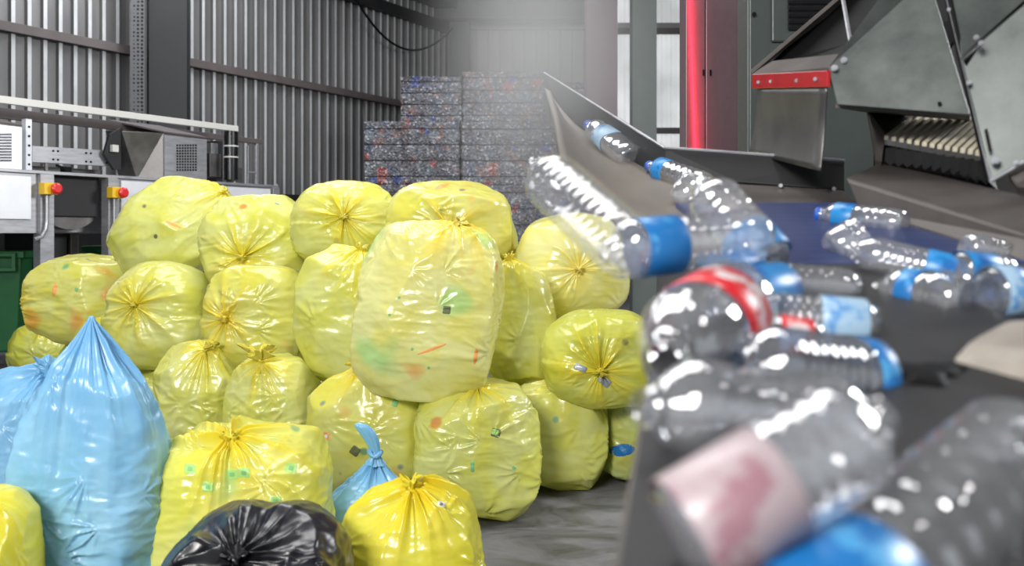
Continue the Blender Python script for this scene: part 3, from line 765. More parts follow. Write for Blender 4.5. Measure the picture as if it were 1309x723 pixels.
    if pinch:   # (z position, width, strength): a fold line round the bag
        zz, ww, ss = pinch; f = 1-ss*np.exp(-((p[:,2]/c_-zz)/ww)**2); p[:,0] *= f; p[:,1] *= f
    p = fromtilt(p)
    zmin = (floor if floor is not None else None)
    base = Vector((C0.x, C0.y, zb))
    p[:,2] += C0.z-zb
    if zmin is not None: p[:,2] = np.maximum(p[:,2], 0.003+0.0)
    pole_top = p[:nph].mean(0); pole_bot = p[-nph:].mean(0)
    V = np.concatenate([p, [pole_top], [pole_bot]])
    nT = nth+1
    I = np.arange(nth)[:,None]*nph+np.arange(nph)[None,:]; J = np.arange(nth)[:,None]*nph+(np.arange(nph)[None,:]+1)%nph
    quads = np.stack([I, I+nph, J+nph, J], -1).reshape(-1, 4).tolist()
    kt = len(p); faces = quads+[(kt, k, (k+1)%nph) for k in range(nph)]+[(kt+1, (nT-1)*nph+(k+1)%nph, (nT-1)*nph+k) for k in range(nph)]
    o = empty(name, base); tag(o, label, cat, group)
    body = link_mesh('sack', V.tolist(), faces, M[mat], o, True)
    at = body.data.attributes.new('gather', 'FLOAT', 'POINT')
    crest = np.clip(fold*0.8, -0.3, 0.6)
    gv = np.clip(0.9*np.exp(-(TH/gather)**1.3)+crest*np.exp(-(TH/(gather*2.2))**2), 0, 1)
    at.data.foreach_set('value', np.concatenate([gv, [1.0], [0.0]]).astype(np.float32))
    t = dict(L=0.05, r0=0.03, mode='ruffle', rt=0.010, fw=0.028, fd=0.018, tie=0.4, bend=(0,0,0), pointed=0)
    if tail: t.update(tail)
    kk = knotr
    make_tail(o, Vector(pole_top)-kd*0.018, kd, t['L'], t['r0']*kk, t['rt']*kk, t['fw']*kk, t['fd']*kk, M[mat], seed+3, t['tie'], t['bend'], t['pointed'], t['mode'])
    return o

UP = (0,-0.12,1)
# --- lower row
bag((22,410,102,482), 7.9, 0.5, (0.15,-0.5,0.9), 'small yellow bag on the floor at the pile’s far left end, behind the blue bags', 'yellow_dk', floor=0.0, n=2.2)
bag((96,407,210,545), 6.4, 0.55, (-0.2,-0.7,0.85), 'olive-yellow bag on the floor just behind the peak of the tall blue bag', 'yellow_dk', floor=0.0, n=2.3, taper=0.08)
bag((203,437,308,590), 5.25, 0.46, (0.25,-0.45,0.95), 'yellow bag on the floor between the tall blue bag and the bow-tied bag', 'yellow', floor=0.0, n=2.3, taper=0.08, tail=dict(L=0.07, bend=(0.04,0,-0.01)))
bag((295,452,410,560), 4.85, 0.44, (-0.1,-0.55,1), 'short yellow bag with a broad bow-like tied neck, above the front yellow bag', 'yellow', floor=0.0, n=2.2, tail=dict(L=0.11, fw=0.075, fd=0.03, r0=0.035))
bag((403,472,551,650), 4.4, 0.46, (-0.1,-0.3,1), 'upright yellow bag on the floor with orange-ringed caps showing low on its left', 'yellow_orange', floor=0.0, n=2.9, taper=0.02, tail=dict(L=0.05, bend=(-0.04,-0.02,0)))
bag((538,489,684,674), 4.15, 0.44, (0.0,-0.25,1), 'plump upright yellow bag on bare floor with sharp white creases down its front', 'yellow', floor=0.0, n=2.9, taper=0.03, crinkle=1.2, hi=True)
bag((655,482,769,646), 4.65, 0.5, (0.1,-0.3,1), 'upright yellow bag with narrow base, right of the plump creased bag', 'yellow', floor=0.0, n=3.0, taper=-0.03)
bag((742,488,792,602), 5.15, 0.4, (0.1,-0.3,1), 'narrow shaded sliver of yellow bag between the bag row and the blue-stained bag', 'yellow_orange', floor=0.0, n=2.6)
bag((770,490,862,624), 4.75, 0.46, (0.1,-0.3,1), 'yellow bag showing sky-blue items inside, at the right end of the row', 'yellow_blue', floor=0.0, n=2.6)
# --- middle row
bag((45,328,172,434), 6.9, 0.6, (-0.98,-0.5,-0.1), 'wide yellow bag with orange items inside, lying below the leaning top bag', 'yellow_orange', n=2.5, tilt=-0.08, gather=0.3, tail=dict(L=0.04))
bag((148,337,273,466), 6.0, 0.6, (-0.28,-1,0.3), 'round yellow bag with star-shaped pleats facing out, second row, over the tall blue bag', 'yellow', n=2.2, dip=0.05, gather=0.42, pleat=1.15, facet=0.5)
bag((269,337,397,470), 5.45, 0.56, (-0.48,-1,0.02), 'round yellow bag with off-centre orange knot facing out, above the bow-tied bag', 'yellow_orange', n=2.3, dip=0.05, gather=0.36, facet=0.55, pleat=1.1)
bag((388,320,506,480), 5.0, 0.5, (0.25,-0.4,1), 'upright yellow bag with shiny crumples, directly left of the biggest pale bag', 'yellow', n=3.2, crinkle=1.3)
bag((624,338,708,492), 4.85, 0.46, (-0.2,-0.2,1), 'tapering yellow bag between the biggest pale bag and the two round right bags', 'yellow', n=2.8, taper=0.2, tilt=0.04)
bag((696,398,842,515), 4.5, 0.44, (-0.12,-1,-0.15), 'round yellow bag with pleated centre and scraps of grey film at its knot', 'yellow_dk', n=2.3, dip=0.05, gather=0.5, facet=0.4, pleat=1.2)
# --- biggest bag in front
bag((466,292,638,499), 4.2, 0.46, (0.3,-0.3,1), 'biggest pale yellow bag, leaning mid-pile with glossy creases', 'yellow_mix', n=3.0, taper=0.06, tilt=-0.05, crinkle=1.35, hi=True, tail=dict(L=0.05, bend=(0.03,0,-0.02)))
# --- top row
bag((152,236,298,350), 6.6, 0.62, (0.8,-0.2,0.55), 'long yellow bag leaning up to the right, at the top left of the pile', 'yellow', n=2.4, tilt=0.62, gather=0.3)
bag((264,248,392,372), 6.0, 0.6, (0.0,-1,-0.30), 'top-row yellow bag with its knot low in front, right of the leaning bag', 'yellow', n=2.3, taper=0.12, dip=0.04, tilt=0.1)
bag((378,233,508,336), 5.6, 0.56, (0.12,-1,0.12), 'round top bag with big star of pleats facing out, above the shiny crumpled bag', 'yellow', n=2.2, dip=0.06, gather=0.45, facet=0.4, pleat=1.25)
bag((502,235,648,340), 5.3, 0.56, (0.1,-0.95,-0.1), 'wide yellow top bag resting over the knot of the biggest bag', 'yellow_orange', n=2.3, dip=0.04, gather=0.4)
bag((606,264,662,440), 5.62, 0.42, (0.5,-0.5,0.6), 'pale yellow bag peeping out behind the wide top bag, at its right', 'yellow', n=2.3)
bag((662,274,799,407), 5.3, 0.55, (0.08,-1,-0.02), 'round creamy yellow bag with wheel-like pleats, topmost at the right end of the pile', 'yellow_lt', n=2.15, dip=0.03, gather=0.25, facet=0.45, pleat=0.6, crinkle=0.6)
# --- foreground
FG = 'bags standing in front of the pile'
bag((205,547,415,800), 2.95, 0.5, (0.02,-0.45,1), 'large bright yellow bag with green cartons inside, behind the black bag', 'yellow_front', group=FG, floor=0.0, n=3.0, gather=0.45, pleat=1.5, crinkle=1.3, hi=True, facet=0.55, tail=dict(L=0.04))
bag((430,620,620,860), 2.62, 0.4, (0.05,-0.35,1), 'bright lemon yellow bag in front of the small blue bag, nearest yellow one', 'yellow_warm', group=FG, floor=0.0, n=2.4, gather=0.5, pleat=1.7, hi=True, taper=0.05, peak=0.08, facet=0.5, tail=dict(L=0.045))
bag((212,662,438,880), 2.25, 0.44, (0.0,-0.6,0.95), 'shiny black bag at the very front, between two yellow bags', 'blackbag', group=FG, floor=0.0, n=2.6, gather=0.5, pleat=1.7, crinkle=1.7, hi=True, tail=dict(L=0.05))
bag((28,492,205,850), 2.78, 0.33, (0.04,-0.08,1), 'tall light blue bag with pointed tied top, standing in front of the pile', 'blue', group=FG, floor=0.0, n=3.4, gather=0.5, pleat=1.6, crinkle=2.3, hi=True, taper=0.09, facet=0.8, peak=0.42, pw_=0.16,
    tail=dict(L=0.035, r0=0.014, rt=0.01, tie=0.0, mode='peak', bend=(0.0,0,0.0)))
bag((-30,464,118,655), 3.35, 0.36, (0.25,-0.2,1), 'slumped light blue bag with faint pink print, left of the tall blue bag', 'blue2', group=FG, floor=0.0, n=2.7, gather=0.4, pleat=1.2, crinkle=1.6, hi=True, tail=dict(L=0.06, r0=0.035, fw=0.05))
bag((-120,500,8,700), 4.1, 0.4, (0,-0.2,1), 'blue bag barely entering at the left edge behind the slumped blue bag', 'blue', group=FG, floor=0.0, n=2.6)
bag((-90,637,34,820), 2.45, 0.36, (0,-0.3,1), 'glossy yellow bag cut off in the bottom left corner', 'yellow_warm', group=FG, floor=0.0, n=2.6)
bag((404,612,545,760), 3.2, 0.34, (0.1,-0.1,1), 'small light blue bag with twisted neck, behind the lemon yellow bag', 'blue', group=FG, floor=0.0, n=2.2, gather=0.6, pleat=1.3, peak=0.35, taper=0.2, facet=0.4,
    tail=dict(L=0.15, r0=0.035, rt=0.016, fw=0.03, tie=0.25, bend=(-0.07,0,0.0), mode='loop'))

for (px_, D_, top_, lb_) in ((118, 7.25, 0.46, 'under the wide orange-spotted bag'), (212, 5.95, 0.40, 'under the round star-pleated bag of the second row'), (318, 5.8, 0.46, 'under the round bag with the orange knot'),
                       (398, 5.4, 0.44, 'under the shiny crumpled bag, at its left'), (478, 5.05, 0.42, 'under the shiny crumpled bag, at its right'), (600, 4.85, 0.42, 'behind the plump creased bag on the floor'), (700, 5.25, 0.42, 'behind the narrow-based bag on the floor')):
    hw = 0.23/D_*F; bag((px_-hw, HY+(CAMZ-top_)/D_*F, px_+hw, HY+CAMZ/D_*F), D_, 0.42, (0.1,0.2,1), 'nearly hidden yellow bag at floor level '+lb_, 'yellow_dk', floor=0.0, n=2.6, group='bags buried at the foot of the pile')
# things seen pressed against the film, and print on the film: patches that follow the sack's surface
from mathutils.bvhtree import BVHTree
M['green_carton'] = simple('green_carton_seen_through_film', (168,212,118), 0.35)
M['teal_mark'] = simple('teal_printed_mark', (126,184,120), 0.4)
M['orange_item'] = simple('orange_item_seen_through_film', (236,160,84), 0.35)
M['pink_print'] = simple('pink_print', (176,120,170), 0.4)
M['dark_item'] = simple('dark_item', (104,108,70), 0.4)
M['grey_scrap'] = simple('grey_film_scrap', (150,154,160), 0.3, 0.2)
M['white_item'] = simple('white_sticker', (226,226,226), 0.4)
bvhs = {}
def patch(i, px, py, w_, h_, mat, name, rot=0.0, lift=0.0012, shape='rect', ring=0.0):
    b = bpy.data.objects['rubbish_bag'+('.%03d' % i if i else '')]
    sack = [c for c in b.children if c.name.startswith('sack')][0]
    if i not in bvhs:
        me = sack.data; bvhs[i] = BVHTree.FromPolygons([v.co+b.location for v in me.vertices], [list(p.vertices) for p in me.polygons])
    cam_o = Vector((0, 0, CAMZ)); nr, nk = (7, 28); vs = []; fs = []
    for r_ in range(nr+1):
        for k in range(nk):
            q = 2*math.pi*k/nk; f = ring+(1-ring)*r_/nr
            cx_, cy_ = math.cos(q), math.sin(q)
            if shape == 'rect':
                mm = max(abs(cx_), abs(cy_)); cx_, cy_ = cx_/mm, cy_/mm
            x_, y_ = cx_*w_/2*f, cy_*h_/2*f
            X, Y = px+x_*math.cos(rot)-y_*math.sin(rot), py+x_*math.sin(rot)+y_*math.cos(rot)
            d = (P(X, Y, 1.0)-cam_o).normalized(); loc, nrm, _, _ = bvhs[i].ray_cast(cam_o, d)
            if loc is None: return
            if nrm.dot(d) > 0: nrm = -nrm
            vs.append(loc+nrm*(lift if r_ < nr else 0.0)-b.location)
    for r_ in range(nr):
        for k in range(nk): fs.append((r_*nk+k, r_*nk+(k+1)%nk, (r_+1)*nk+(k+1)%nk, (r_+1)*nk+k))
    if ring == 0: fs.append(tuple(range(nk)))
    return link_mesh(name, vs, fs, M[mat], b, True)
for (x, y, r_) in ((243,599,0.1),(297,606,-0.05),(312,604,0.1),(266,622,0.05),(372,598,0.2),(352,640,0.1)):
    patch(22, x, y, 15, 13, 'green_carton', 'green_carton', r_); patch(22, x, y, 7, 6, 'teal_mark', 'carton_mark', r_, 0.002)
for (x, y) in ((417,557),(419,617)):
    patch(4, x, y, 11, 11, 'orange_item', 'orange_cap', 0, 0.001, 'round', 0.35); patch(4, x, y, 4.5, 5, 'white_item', 'cap_centre', 0, 0.0016, 'round')
patch(4, 454, 576, 12, 12, 'dark_item', 'dark_square', 0.6); patch(4, 505, 515, 8, 9, 'teal_mark', 'teal_mark', 0.3)
patch(5, 634, 553, 12, 11, 'dark_item', 'small_box', 0.25); patch(5, 633, 552, 9, 8, 'green_carton', 'box_face', 0.25, 0.002)
patch(5, 604, 596, 5, 14, 'teal_mark', 'teal_mark', 0); patch(5, 657, 598, 5, 5, 'teal_mark', 'teal_mark', 0.5)
patch(5, 596, 653, 12, 17, 'dark_item', 'dark_square', -0.4)
patch(15, 571, 396, 10, 10, 'dark_item', 'dark_printed_mark', 0.1); patch(15, 608, 455, 5, 22, 'orange_item', 'orange_item', 0.15, 0.001, 'round')
patch(15, 552, 446, 40, 4, 'orange_item', 'orange_item', -0.35, 0.001, 'round')
for (x, y) in ((510,380),(498,402),(527,446),(548,470)): patch(15, x, y, 4, 4, 'teal_mark', 'teal_speck', 0, 0.001, 'round')
patch(9, 70, 370, 6, 17, 'orange_item', 'orange_item', 0.2, 0.001, 'round'); patch(9, 138, 384, 7, 20, 'orange_item', 'orange_item', -0.5, 0.001, 'round'); patch(9, 98, 370, 5, 5, 'teal_mark', 'teal_spot', 0, 0.001, 'round')
patch(16, 222, 287, 22, 4, 'orange_item', 'orange_item', 0.4, 0.001, 'round'); patch(16, 199, 302, 5, 6, 'dark_item', 'dark_spot', 0, 0.001, 'round'); patch(16, 262, 321, 5, 7, 'teal_mark', 'teal_spot', 0, 0.001, 'round')
patch(19, 565, 238, 20, 5, 'orange_item', 'orange_item', -0.3, 0.001, 'round')
patch(23, 564, 644, 10, 7, 'white_item', 'white_sticker', 0.3); patch(23, 564, 644, 4, 4, 'dark_item', 'sticker_mark', 0.3, 0.002)
patch(14, 742, 470, 17, 8, 'grey_scrap', 'grey_scrap', 0.4, 0.004); patch(14, 773, 487, 17, 11, 'grey_scrap', 'grey_scrap', 0.7, 0.004)
patch(8, 795, 575, 34, 16, 'lab_blue', 'blue_item', -0.1, 0.001, 'round')
for k in range(9): patch(26, 38.5-0.3*k, 534+5*k, 4.5, 3.2, 'pink_print', 'pink_lettering', 0.1*(k % 3))
for k in range(3): patch(26, 36+5*k, 601-3*k, 4, 6, 'pink_print', 'pink_lettering', 0.3)
# ------------------------------------------------------------------ right side: conveyor
def plane_z(D): return 1.01+0.185*D
belt = empty('conveyor', (0.8, 1.2, 0)); tag(belt, 'dark rubber conveyor with a blue mesh section, carrying the plastic bottles', 'conveyor')
def bp_(x, D, dz=0.0): return Vector((x, D, plane_z(D)+dz))
L0, L1, L2 = (0.02, 0.32), (0.16, 0.97), (0.235, 1.33)
m = MB().slab([bp_(L0[0], L0[1]), bp_(1.9, L0[1]), bp_(1.9, 1.33), bp_(*L2), bp_(*L1)], 0.03, (0,0,-1)); m.build('rubber_belt', M['belt'], belt)
m = MB().slab([bp_(0.36, 1.335), bp_(1.9, 1.335), bp_(1.9, 1.95), bp_(0.36, 1.95)], 0.03, (0,0,-1)); m.build('mesh_belt', M['blue_belt'], belt)
m = MB().slab([bp_(0.01, 0.32, -0.032), bp_(0.15, 0.97, -0.032), bp_(0.225, 1.33, -0.032), bp_(0.265, 1.33, -0.032), bp_(0.19, 0.97, -0.032), bp_(0.05, 0.32, -0.032)], 0.2, (0,0,-1)); m.build('side_frame', M['hopper_brown'], belt, 0.004)
m = MB().slab([bp_(0.3, 0.4, -0.032), bp_(1.85, 0.4, -0.032), bp_(1.85, 2.2, -0.032), bp_(0.4, 2.2, -0.032)], 0.12, (0,0,-1)); m.build('bed', M['dark_steel'], belt)
for (x, y) in ((0.62, 0.9), (1.6, 0.7), (0.75, 2.0), (1.6, 2.0)):
    MB().box((x, y, (plane_z(y)-0.14)/2), (0.07, 0.07, plane_z(y)-0.14)).build('leg', M['dark_steel'], belt, 0.004)
# chute
chute = empty('loading_chute', P(800, 300, 2.2)*1.0); chute.location.z = 0; tag(chute, 'dusty beige sloping chute with dark side plates, feeding the conveyor', 'chute')
rows = [(P(696,112,3.4), P(704,114,3.4)), (P(706,150,3.0), P(738,166,3.0)), (P(724,232,2.35), P(850,236,2.35)), (P(800,292,1.75), P(955,262,1.92)), (P(862,342,1.335), P(1002,332,1.37))]
vs = []; fs = []; nu = 10; nv = 24
def cat(t, k):
    i = min(int(t*(len(rows)-1)), len(rows)-2); u = t*(len(rows)-1)-i
    p = [rows[max(0, min(len(rows)-1, i+j))][k] for j in (-1,0,1,2)]
    return 0.5*((2*p[1])+(p[2]-p[0])*u+(2*p[0]-5*p[1]+4*p[2]-p[3])*u*u+(-p[0]+3*p[1]-3*p[2]+p[3])*u**3)
for i in range(nv+1):
    l, r = cat(i/nv, 0), cat(i/nv, 1)
    for j in range(nu+1):
        u = j/nu; p = l.lerp(r, u); p.z -= 0.02*math.sin(math.pi*u); vs.append(p)
for i in range(nv):
    for j in range(nu): a = i*(nu+1)+j; fs.append((a, a+1, a+nu+2, a+nu+1))
cl = chute.location
o = link_mesh('chute_bed', [v-cl for v in vs], fs, M['ramp'], chute, True)
sm_ = o.modifiers.new('thickness', 'SOLIDIFY'); sm_.thickness = 0.02; sm_.offset = -1
# side plates of the chute
MB().slab([P(694,92,3.43), P(850,190,2.4), P(850,240,2.36), P(736,168,3.0), P(696,118,3.4)], 0.02).build('side_plate', M['dark_steel'], chute, 0.002)
MB().tube([P(696,93,3.42), P(850,189,2.395)], 0.004, 6).build('plate_edge', M['steel'], chute)
MB().slab([P(850,189,2.4), P(1080,206,2.28), P(1080,242,2.24), P(940,232,2.3), P(850,238,2.36)], 0.02).build('side_plate', M['dark_steel'], chute, 0.002)
MB().tube([P(850,188.5,2.39), P(1080,205,2.27)], 0.004, 6).build('plate_edge', M['steel'], chute)
MB().slab([P(925,234,2.26), P(1078,243,2.22), P(1102,268,2.0), P(952,262,1.95)], 0.015, (0,0,-1)).build('ledge', M['hopper_brown'], chute, 0.002)
MB().slab([P(952,262,1.945), P(1102,268,1.99), P(1102,274,1.98), P(952,270,1.93)], 0.01).build('ledge_lip', M['dark_steel'], chute, 0.001)
for px, py in ((998,237),(1066,241)):
    MB().tube([P(px,py,2.245), P(px,py,2.20)], 0.005, 8).build('bolt', M['steel'], chute)
for (x, y, z) in ((0.62, 2.32, 1.36), (0.85, 2.32, 1.36)):
    MB().box((x, y, z/2), (0.05, 0.05, z)).build('leg', M['dark_steel'], chute, 0.003)
# low ridge rail at the far right of the belt
rail = empty('guard_rail', (1.2, 1.7, 0)); tag(rail, 'long dark metal guard rail along the far side of the blue belt', 'guard rail')
A = [P(1080,228,1.92), P(1340,308,1.36), P(1340,345,1.30), P(1098,270,1.84)]
B = [P(1126,206,2.12), P(1340,256,1.60), P(1340,300,1.58), P(1126,256,2.10)]
MB().hexa(A, B).build('ridge', M['hopper_brown'], rail, 0.006)
MB().slab([P(1098,270,1.84)-Vector((0,0,.02)), P(1340,345,1.30)-Vector((0,0,.02)), P(1340,300,1.58)-Vector((0,0,.12)), P(1126,256,2.1)-Vector((0,0,.12))], 0.2, (0,0,-1)).build('support', M['dark_steel'], rail)
for q in (P(1130,262,1.95), P(1300,320,1.5)):
    MB().box((q.x, q.y+0.02, (q.z-0.2)/2), (0.05, 0.05, q.z-0.2)).build('leg', M['dark_steel'], rail)
# pale block
blk = MB().hexa([P(1217,462,0.884), P(1400,512,0.78), P(1400,440,0.94), P(1250,430,0.967)], [P(1238,437,0.895), P(1400,455,0.80), P(1400,400,0.93), P(1290,410,0.96)]).build('worn_block', M['pale_block'], None, 0.003)
vs = []; fs = []; rng = random.Random(4)
c = P(1185,478,0.848); nn = 40
for ring, (rr_, zz) in enumerate(((1.0, 0.001), (0.9, 0.004), (0.45, 0.006))):
    for k in range(nn):
        q = 2*math.pi*k/nn; r_ = rr_*(1+0.22*math.sin(3*q+1)+0.15*math.sin(7*q))
        x_, y_ = c.x+0.036*r_*math.cos(q), c.y+0.028*r_*math.sin(q)+0.01*math.cos(q); vs.append((x_, y_, plane_z(y_)+zz))
for r_ in range(2):
    for k in range(nn): fs.append((r_*nn+k, r_*nn+(k+1)%nn, (r_+1)*nn+(k+1)%nn, (r_+1)*nn+k))
fs.append(tuple(2*nn+k for k in range(nn)))
tag(link_mesh('film_scrap', vs, fs, M['black'], None, True), 'dark flattened film scrap stuck to the belt by the pale block', 'scrap')
tag(blk, 'pale worn wedge-shaped block lying on the dark belt at the right edge', 'block')

# ------------------------------------------------------------------ hopper
hp = empty('hopper', (1.0, 2.1, 0)); tag(hp, 'angular grey metal hopper with bolted plates hanging over the conveyor', 'hopper')
def pp(l): return [P(*q) for q in l]
def flat(l, i=0, j=1, k=2):
    """corner points of a flat plate: the plane passes through three of them"""
    a, b, c = P(*l[i]), P(*l[j]), P(*l[k]); nn = (b-a).cross(c-a); o = Vector((0, 0, CAMZ)); r = []
    for q in l:
        d = P(q[0], q[1], 1.0)-o; r.append(o+d*((a-o).dot(nn)/d.dot(nn)))
    return r
MB().slab(flat([(1058,86,2.00),(1240,146,1.80),(1196,0,1.92),(1152,0,1.97)])[:1]+flat([(1058,86,2.00),(1240,146,1.80),(1196,0,1.92),(1152,0,1.97),(1230,-70,1.9),(1176,-70,1.9),(1070,133,1.98)])[3:5]+flat([(1058,86,2.00),(1240,146,1.80),(1196,0,1.92),(1176,-70,1.9),(1070,133,1.98)])[3:4]+flat([(1058,86,2.00),(1240,146,1.80),(1196,0,1.92),(1070,133,1.98)])[2:3]+flat([(1058,86,2.00),(1240,146,1.80),(1196,0,1.92),(1070,133,1.98)])[1:2]+flat([(1058,86,2.00),(1240,146,1.80),(1196,0,1.92),(1070,133,1.98)])[3:4], 0.012).build('front_plate', M['hopper'], hp, 0.002)
MB().slab(pp([(1196,-60,1.90),(1206,-60,1.86),(1268,232,1.66),(1262,224,1.68)]), 0.006).build('angle_bar', M['black'], hp, 0.002)
MB().slab(flat([(1212,-40,1.86),(1380,-40,1.80),(1230,74,1.76),(1320,0,1.78)])[:2]+flat([(1212,-40,1.86),(1380,-40,1.80),(1230,74,1.76),(1320,0,1.78)])[:1:-1], 0.012).build('upper_plate', M['hopper'], hp, 0.002)
MB().slab(pp([(1230,70,1.75),(1311,-2,1.75),(1400,-70,1.75),(1400,-60,1.72),(1311,8,1.72),(1231,78,1.72)]), 0.04).build('ridge_bar', M['black'], hp, 0.002)
MB().slab(flat([(1229,76,1.73),(1309,6,1.70),(1400,-70,1.68),(1400,160,1.6),(1310,206,1.62),(1267,231,1.66)], 0, 1, 5), 0.012).build('side_plate', M['hopper'], hp, 0.002)
MB().tube(pp([(1267,231,1.655),(1310,206,1.615),(1400,160,1.6)]), 0.004, 6).build('plate_lip', M['steel'], hp)
MB().tube(pp([(1207,-20,1.85),(1267,231,1.655)]), 0.003, 6).build('plate_lip', M['steel'], hp)
# mouth
MB().slab(pp([(984,78,2.55),(1078,68,2.02),(1058,86,2.00),(962,95,2.50)]), 0.01, (0,0,-1)).build('mouth_lip', M['hopper_brown'], hp, 0.001)
MB().slab(pp([(962,94,2.52),(1072,0,2.55),(1150,-70,2.6),(1185,-70,2.6),(1086,0,2.6),(984,79,2.60)]), 0.012).build('rear_rim', M['hopper_brown'], hp, 0.001)
MB().slab(pp([(984,80,2.58),(1080,0,2.6),(1160,-70,2.6),(1330,-70,2.35),(1240,20,2.3),(1200,80,2.3),(1086,72,2.4)]), 0.012).build('inner_wall', M['black'], hp)
MB().tube(pp([(1078,0,2.5),(1088,57,2.35)]), 0.006, 6).build('seam', M['steel'], hp)
MB().slab(pp([(961,95,2.49),(1057,90,1.985),(1057,111,1.985),(961,113,2.49)]), 0.008).build('red_strip', M['red_film'], hp, 0.001)
for px, py, D in ((969,105,2.44),(985,104,2.35),(1018,103,2.17),(1042,101,2.05)):
    MB().tube([P(px,py,D), P(px,py,D-0.012)], 0.0045, 8).build('bolt', M['steel'], hp)
# hanging flap: curved thin steel
vs = []; fs = []; na, nb = 10, 12
tl, tr, br, bl = P(970,112,2.46), P(1058,111,2.0), P(1050,219,2.02), P(959,196,2.5)
for i in range(nb+1):
    t = i/nb
    for j in range(na+1):
        u = j/na; p = tl.lerp(tr, u).lerp(bl.lerp(br, u), t); p.y += 0.035*math.sin(math.pi*t)*(0.6+0.4*math.sin(3*u)); p.x += 0.01*math.sin(math.pi*t); vs.append(p-hp.location)
for i in range(nb):
    for j in range(na): a = i*(na+1)+j; fs.append((a, a+1, a+na+2, a+na+1))
fl = link_mesh('hanging_flap', vs, fs, M['steel_dark'], hp, True); q_ = fl.modifiers.new('thickness', 'SOLIDIFY'); q_.thickness = 0.004
fl['label'] = 'thin bent steel flap'
MB().slab(pp([(1062,90,2.02),(1078,133,2.0),(1108,136,2.25),(1108,120,2.3)]), 0.01).build('inner_bracket', M['dark_steel'], hp)
MB().slab(pp([(1068,133,1.99),(1240,146,1.82),(1240,150,2.1),(1108,140,2.3)]), 0.008, (0,0,-1)).build('under_plate', M['hopper_brown'], hp)
# bracket left of the rollers
MB().slab(pp([(1108,138,2.22),(1178,140,2.28),(1132,172,2.10),(1127,206,2.05),(1120,206,2.08)]), 0.012).build('side_bracket', M['hopper_brown'], hp, 0.001)
# brush rollers
for k in range(13):
    t = k/12; a = P(1133+117*t, 176+20*t, 2.06-0.30*t); b_ = P(1178+117*t, 141+10*t, 2.34-0.30*t)
    m = MB().tube([a, a.lerp(b_, 0.5), b_], 0.0068, 4); o = m.build('cream_strip', M['cream'], hp, 0.0006)
for k in range(11):
    t = k/10; q = P(1132+120*t, 189+18*t, 2.055-0.30*t)
    MB().slab([q, q+Vector((0.022,-0.012,0)), q+Vector((0.024,-0.012,-0.028)), q+Vector((0.011,-0.006,-0.045)), q+Vector((-0.002,0,-0.03))], 0.02).build('black_tine', M['black'], hp)
MB().slab(pp([(1127,184,2.12),(1256,208,1.80),(1264,232,1.74),(1122,208,2.1)]), 0.03).build('dark_curtain', M['black'], hp)
# bolts and slot
for px, py, D, r in ((1067,87,1.985,0.009),(1079,77,1.985,0.009),(1214,12,1.83,0.006),(1239,106,1.71,0.006),(1248,48,1.69,0.006),(1254,55,1.69,0.006),(1273,205,1.65,0.009),(1299,208,1.61,0.005)):
    MB().tube([P(px,py,D+0.004), P(px,py,D-0.006)], r*0.85, 16).tube([P(px,py,D-0.006), P(px,py,D-0.014)], r*0.55, 6).build('bolt', M['steel'], hp)
for px, py in ((1081,123),(1201,132)):
    MB().tube([P(px,py,1.975 if px < 1100 else 1.84), P(px,py,1.965 if px < 1100 else 1.83)], 0.004, 8).build('bolt_hole', M['black'], hp)
MB().slab(pp([(1258,166,1.672),(1262,164,1.67),(1268,192,1.655),(1264,194,1.658)]), 0.002).build('slot', M['black'], hp)
MB().slab(pp([(1288,222,1.66),(1330,200,1.64),(1330,240,1.60),(1300,238,1.62)]), 0.02).build('foot_bracket', M['hopper_brown'], hp, 0.002)
# frame carrying the hopper
MB().box((1.42, 2.35, 1.3), (0.07, 0.07, 2.6)).build('support_post', M['dark_steel'], hp)
MB().box((1.25, 2.35, 2.2), (0.6, 0.06, 0.06)).build('support_arm', M['dark_steel'], hp)

# ------------------------------------------------------------------ cabinets
def cab_box(px0, px1, D, dep, z0, z1): 
    x0, x1 = (px0-CX)/F*D, (px1-CX)/F*D; return MB().box(((x0+x1)/2, D+dep/2, (z0+z1)/2), (x1-x0, dep, z1-z0))
cab = empty('control_cabinet', ((910-CX)/F*4.6, 4.6, 0)); tag(cab, 'tall mauve double-door cabinet with an upright red light streak', 'cabinet')
cab_box(876, 948, 4.62, 0.16, 0.0, 2.9).build('body', M['cab_red'], cab, 0.004)
for a, b_ in ((877, 901.5), (902.5, 947)):
    d = cab_box(a, b_, 4.60, 0.018, 0.1, 2.88).build('door', M['cab_red'], cab, 0.003)
    MB().box(((a+6-CX)/F*4.59 if a > 900 else (b_-2-CX)/F*4.59, 4.595, CAMZ+207/F*4.6), (0.008, 0.008, 0.03)).build('latch', M['black'], d)
# added red light without a fixture, makes the streak on the cabinet door
lx = (887-CX)/F*4.6
la = area('red_streak_light', (lx, 4.565, 2.1), (lx, 4.6, 2.1), 0.008, 1.9, 3.0, (1.0, 0.02, 0.06))
la.rotation_euler = (math.radians(90), math.radians(-2.2), 0)
cg = empty('electrical_cabinet', ((1040-CX)/F*3.7, 3.7, 0)); tag(cg, 'large green-grey cabinet with a louvred vent, behind the hopper', 'cabinet')
cab_box(955, 1125, 3.72, 0.16, 0.0, 2.7).build('body', M['cab_green'], cg, 0.006)
cab_box(958, 1118, 3.70, 0.018, 0.08, 2.68).build('door', M['cab_green'], cg, 0.006)
cab_box(1119.5, 1135, 3.70, 0.018, 0.08, 2.68).build('door', M['cab_green'], cg, 0.006)
fr = MB(); 
lx0, lx1, lz0, lz1 = (986-CX)/F*3.69, (1075-CX)/F*3.69, CAMZ+246/F*3.69, 2.5
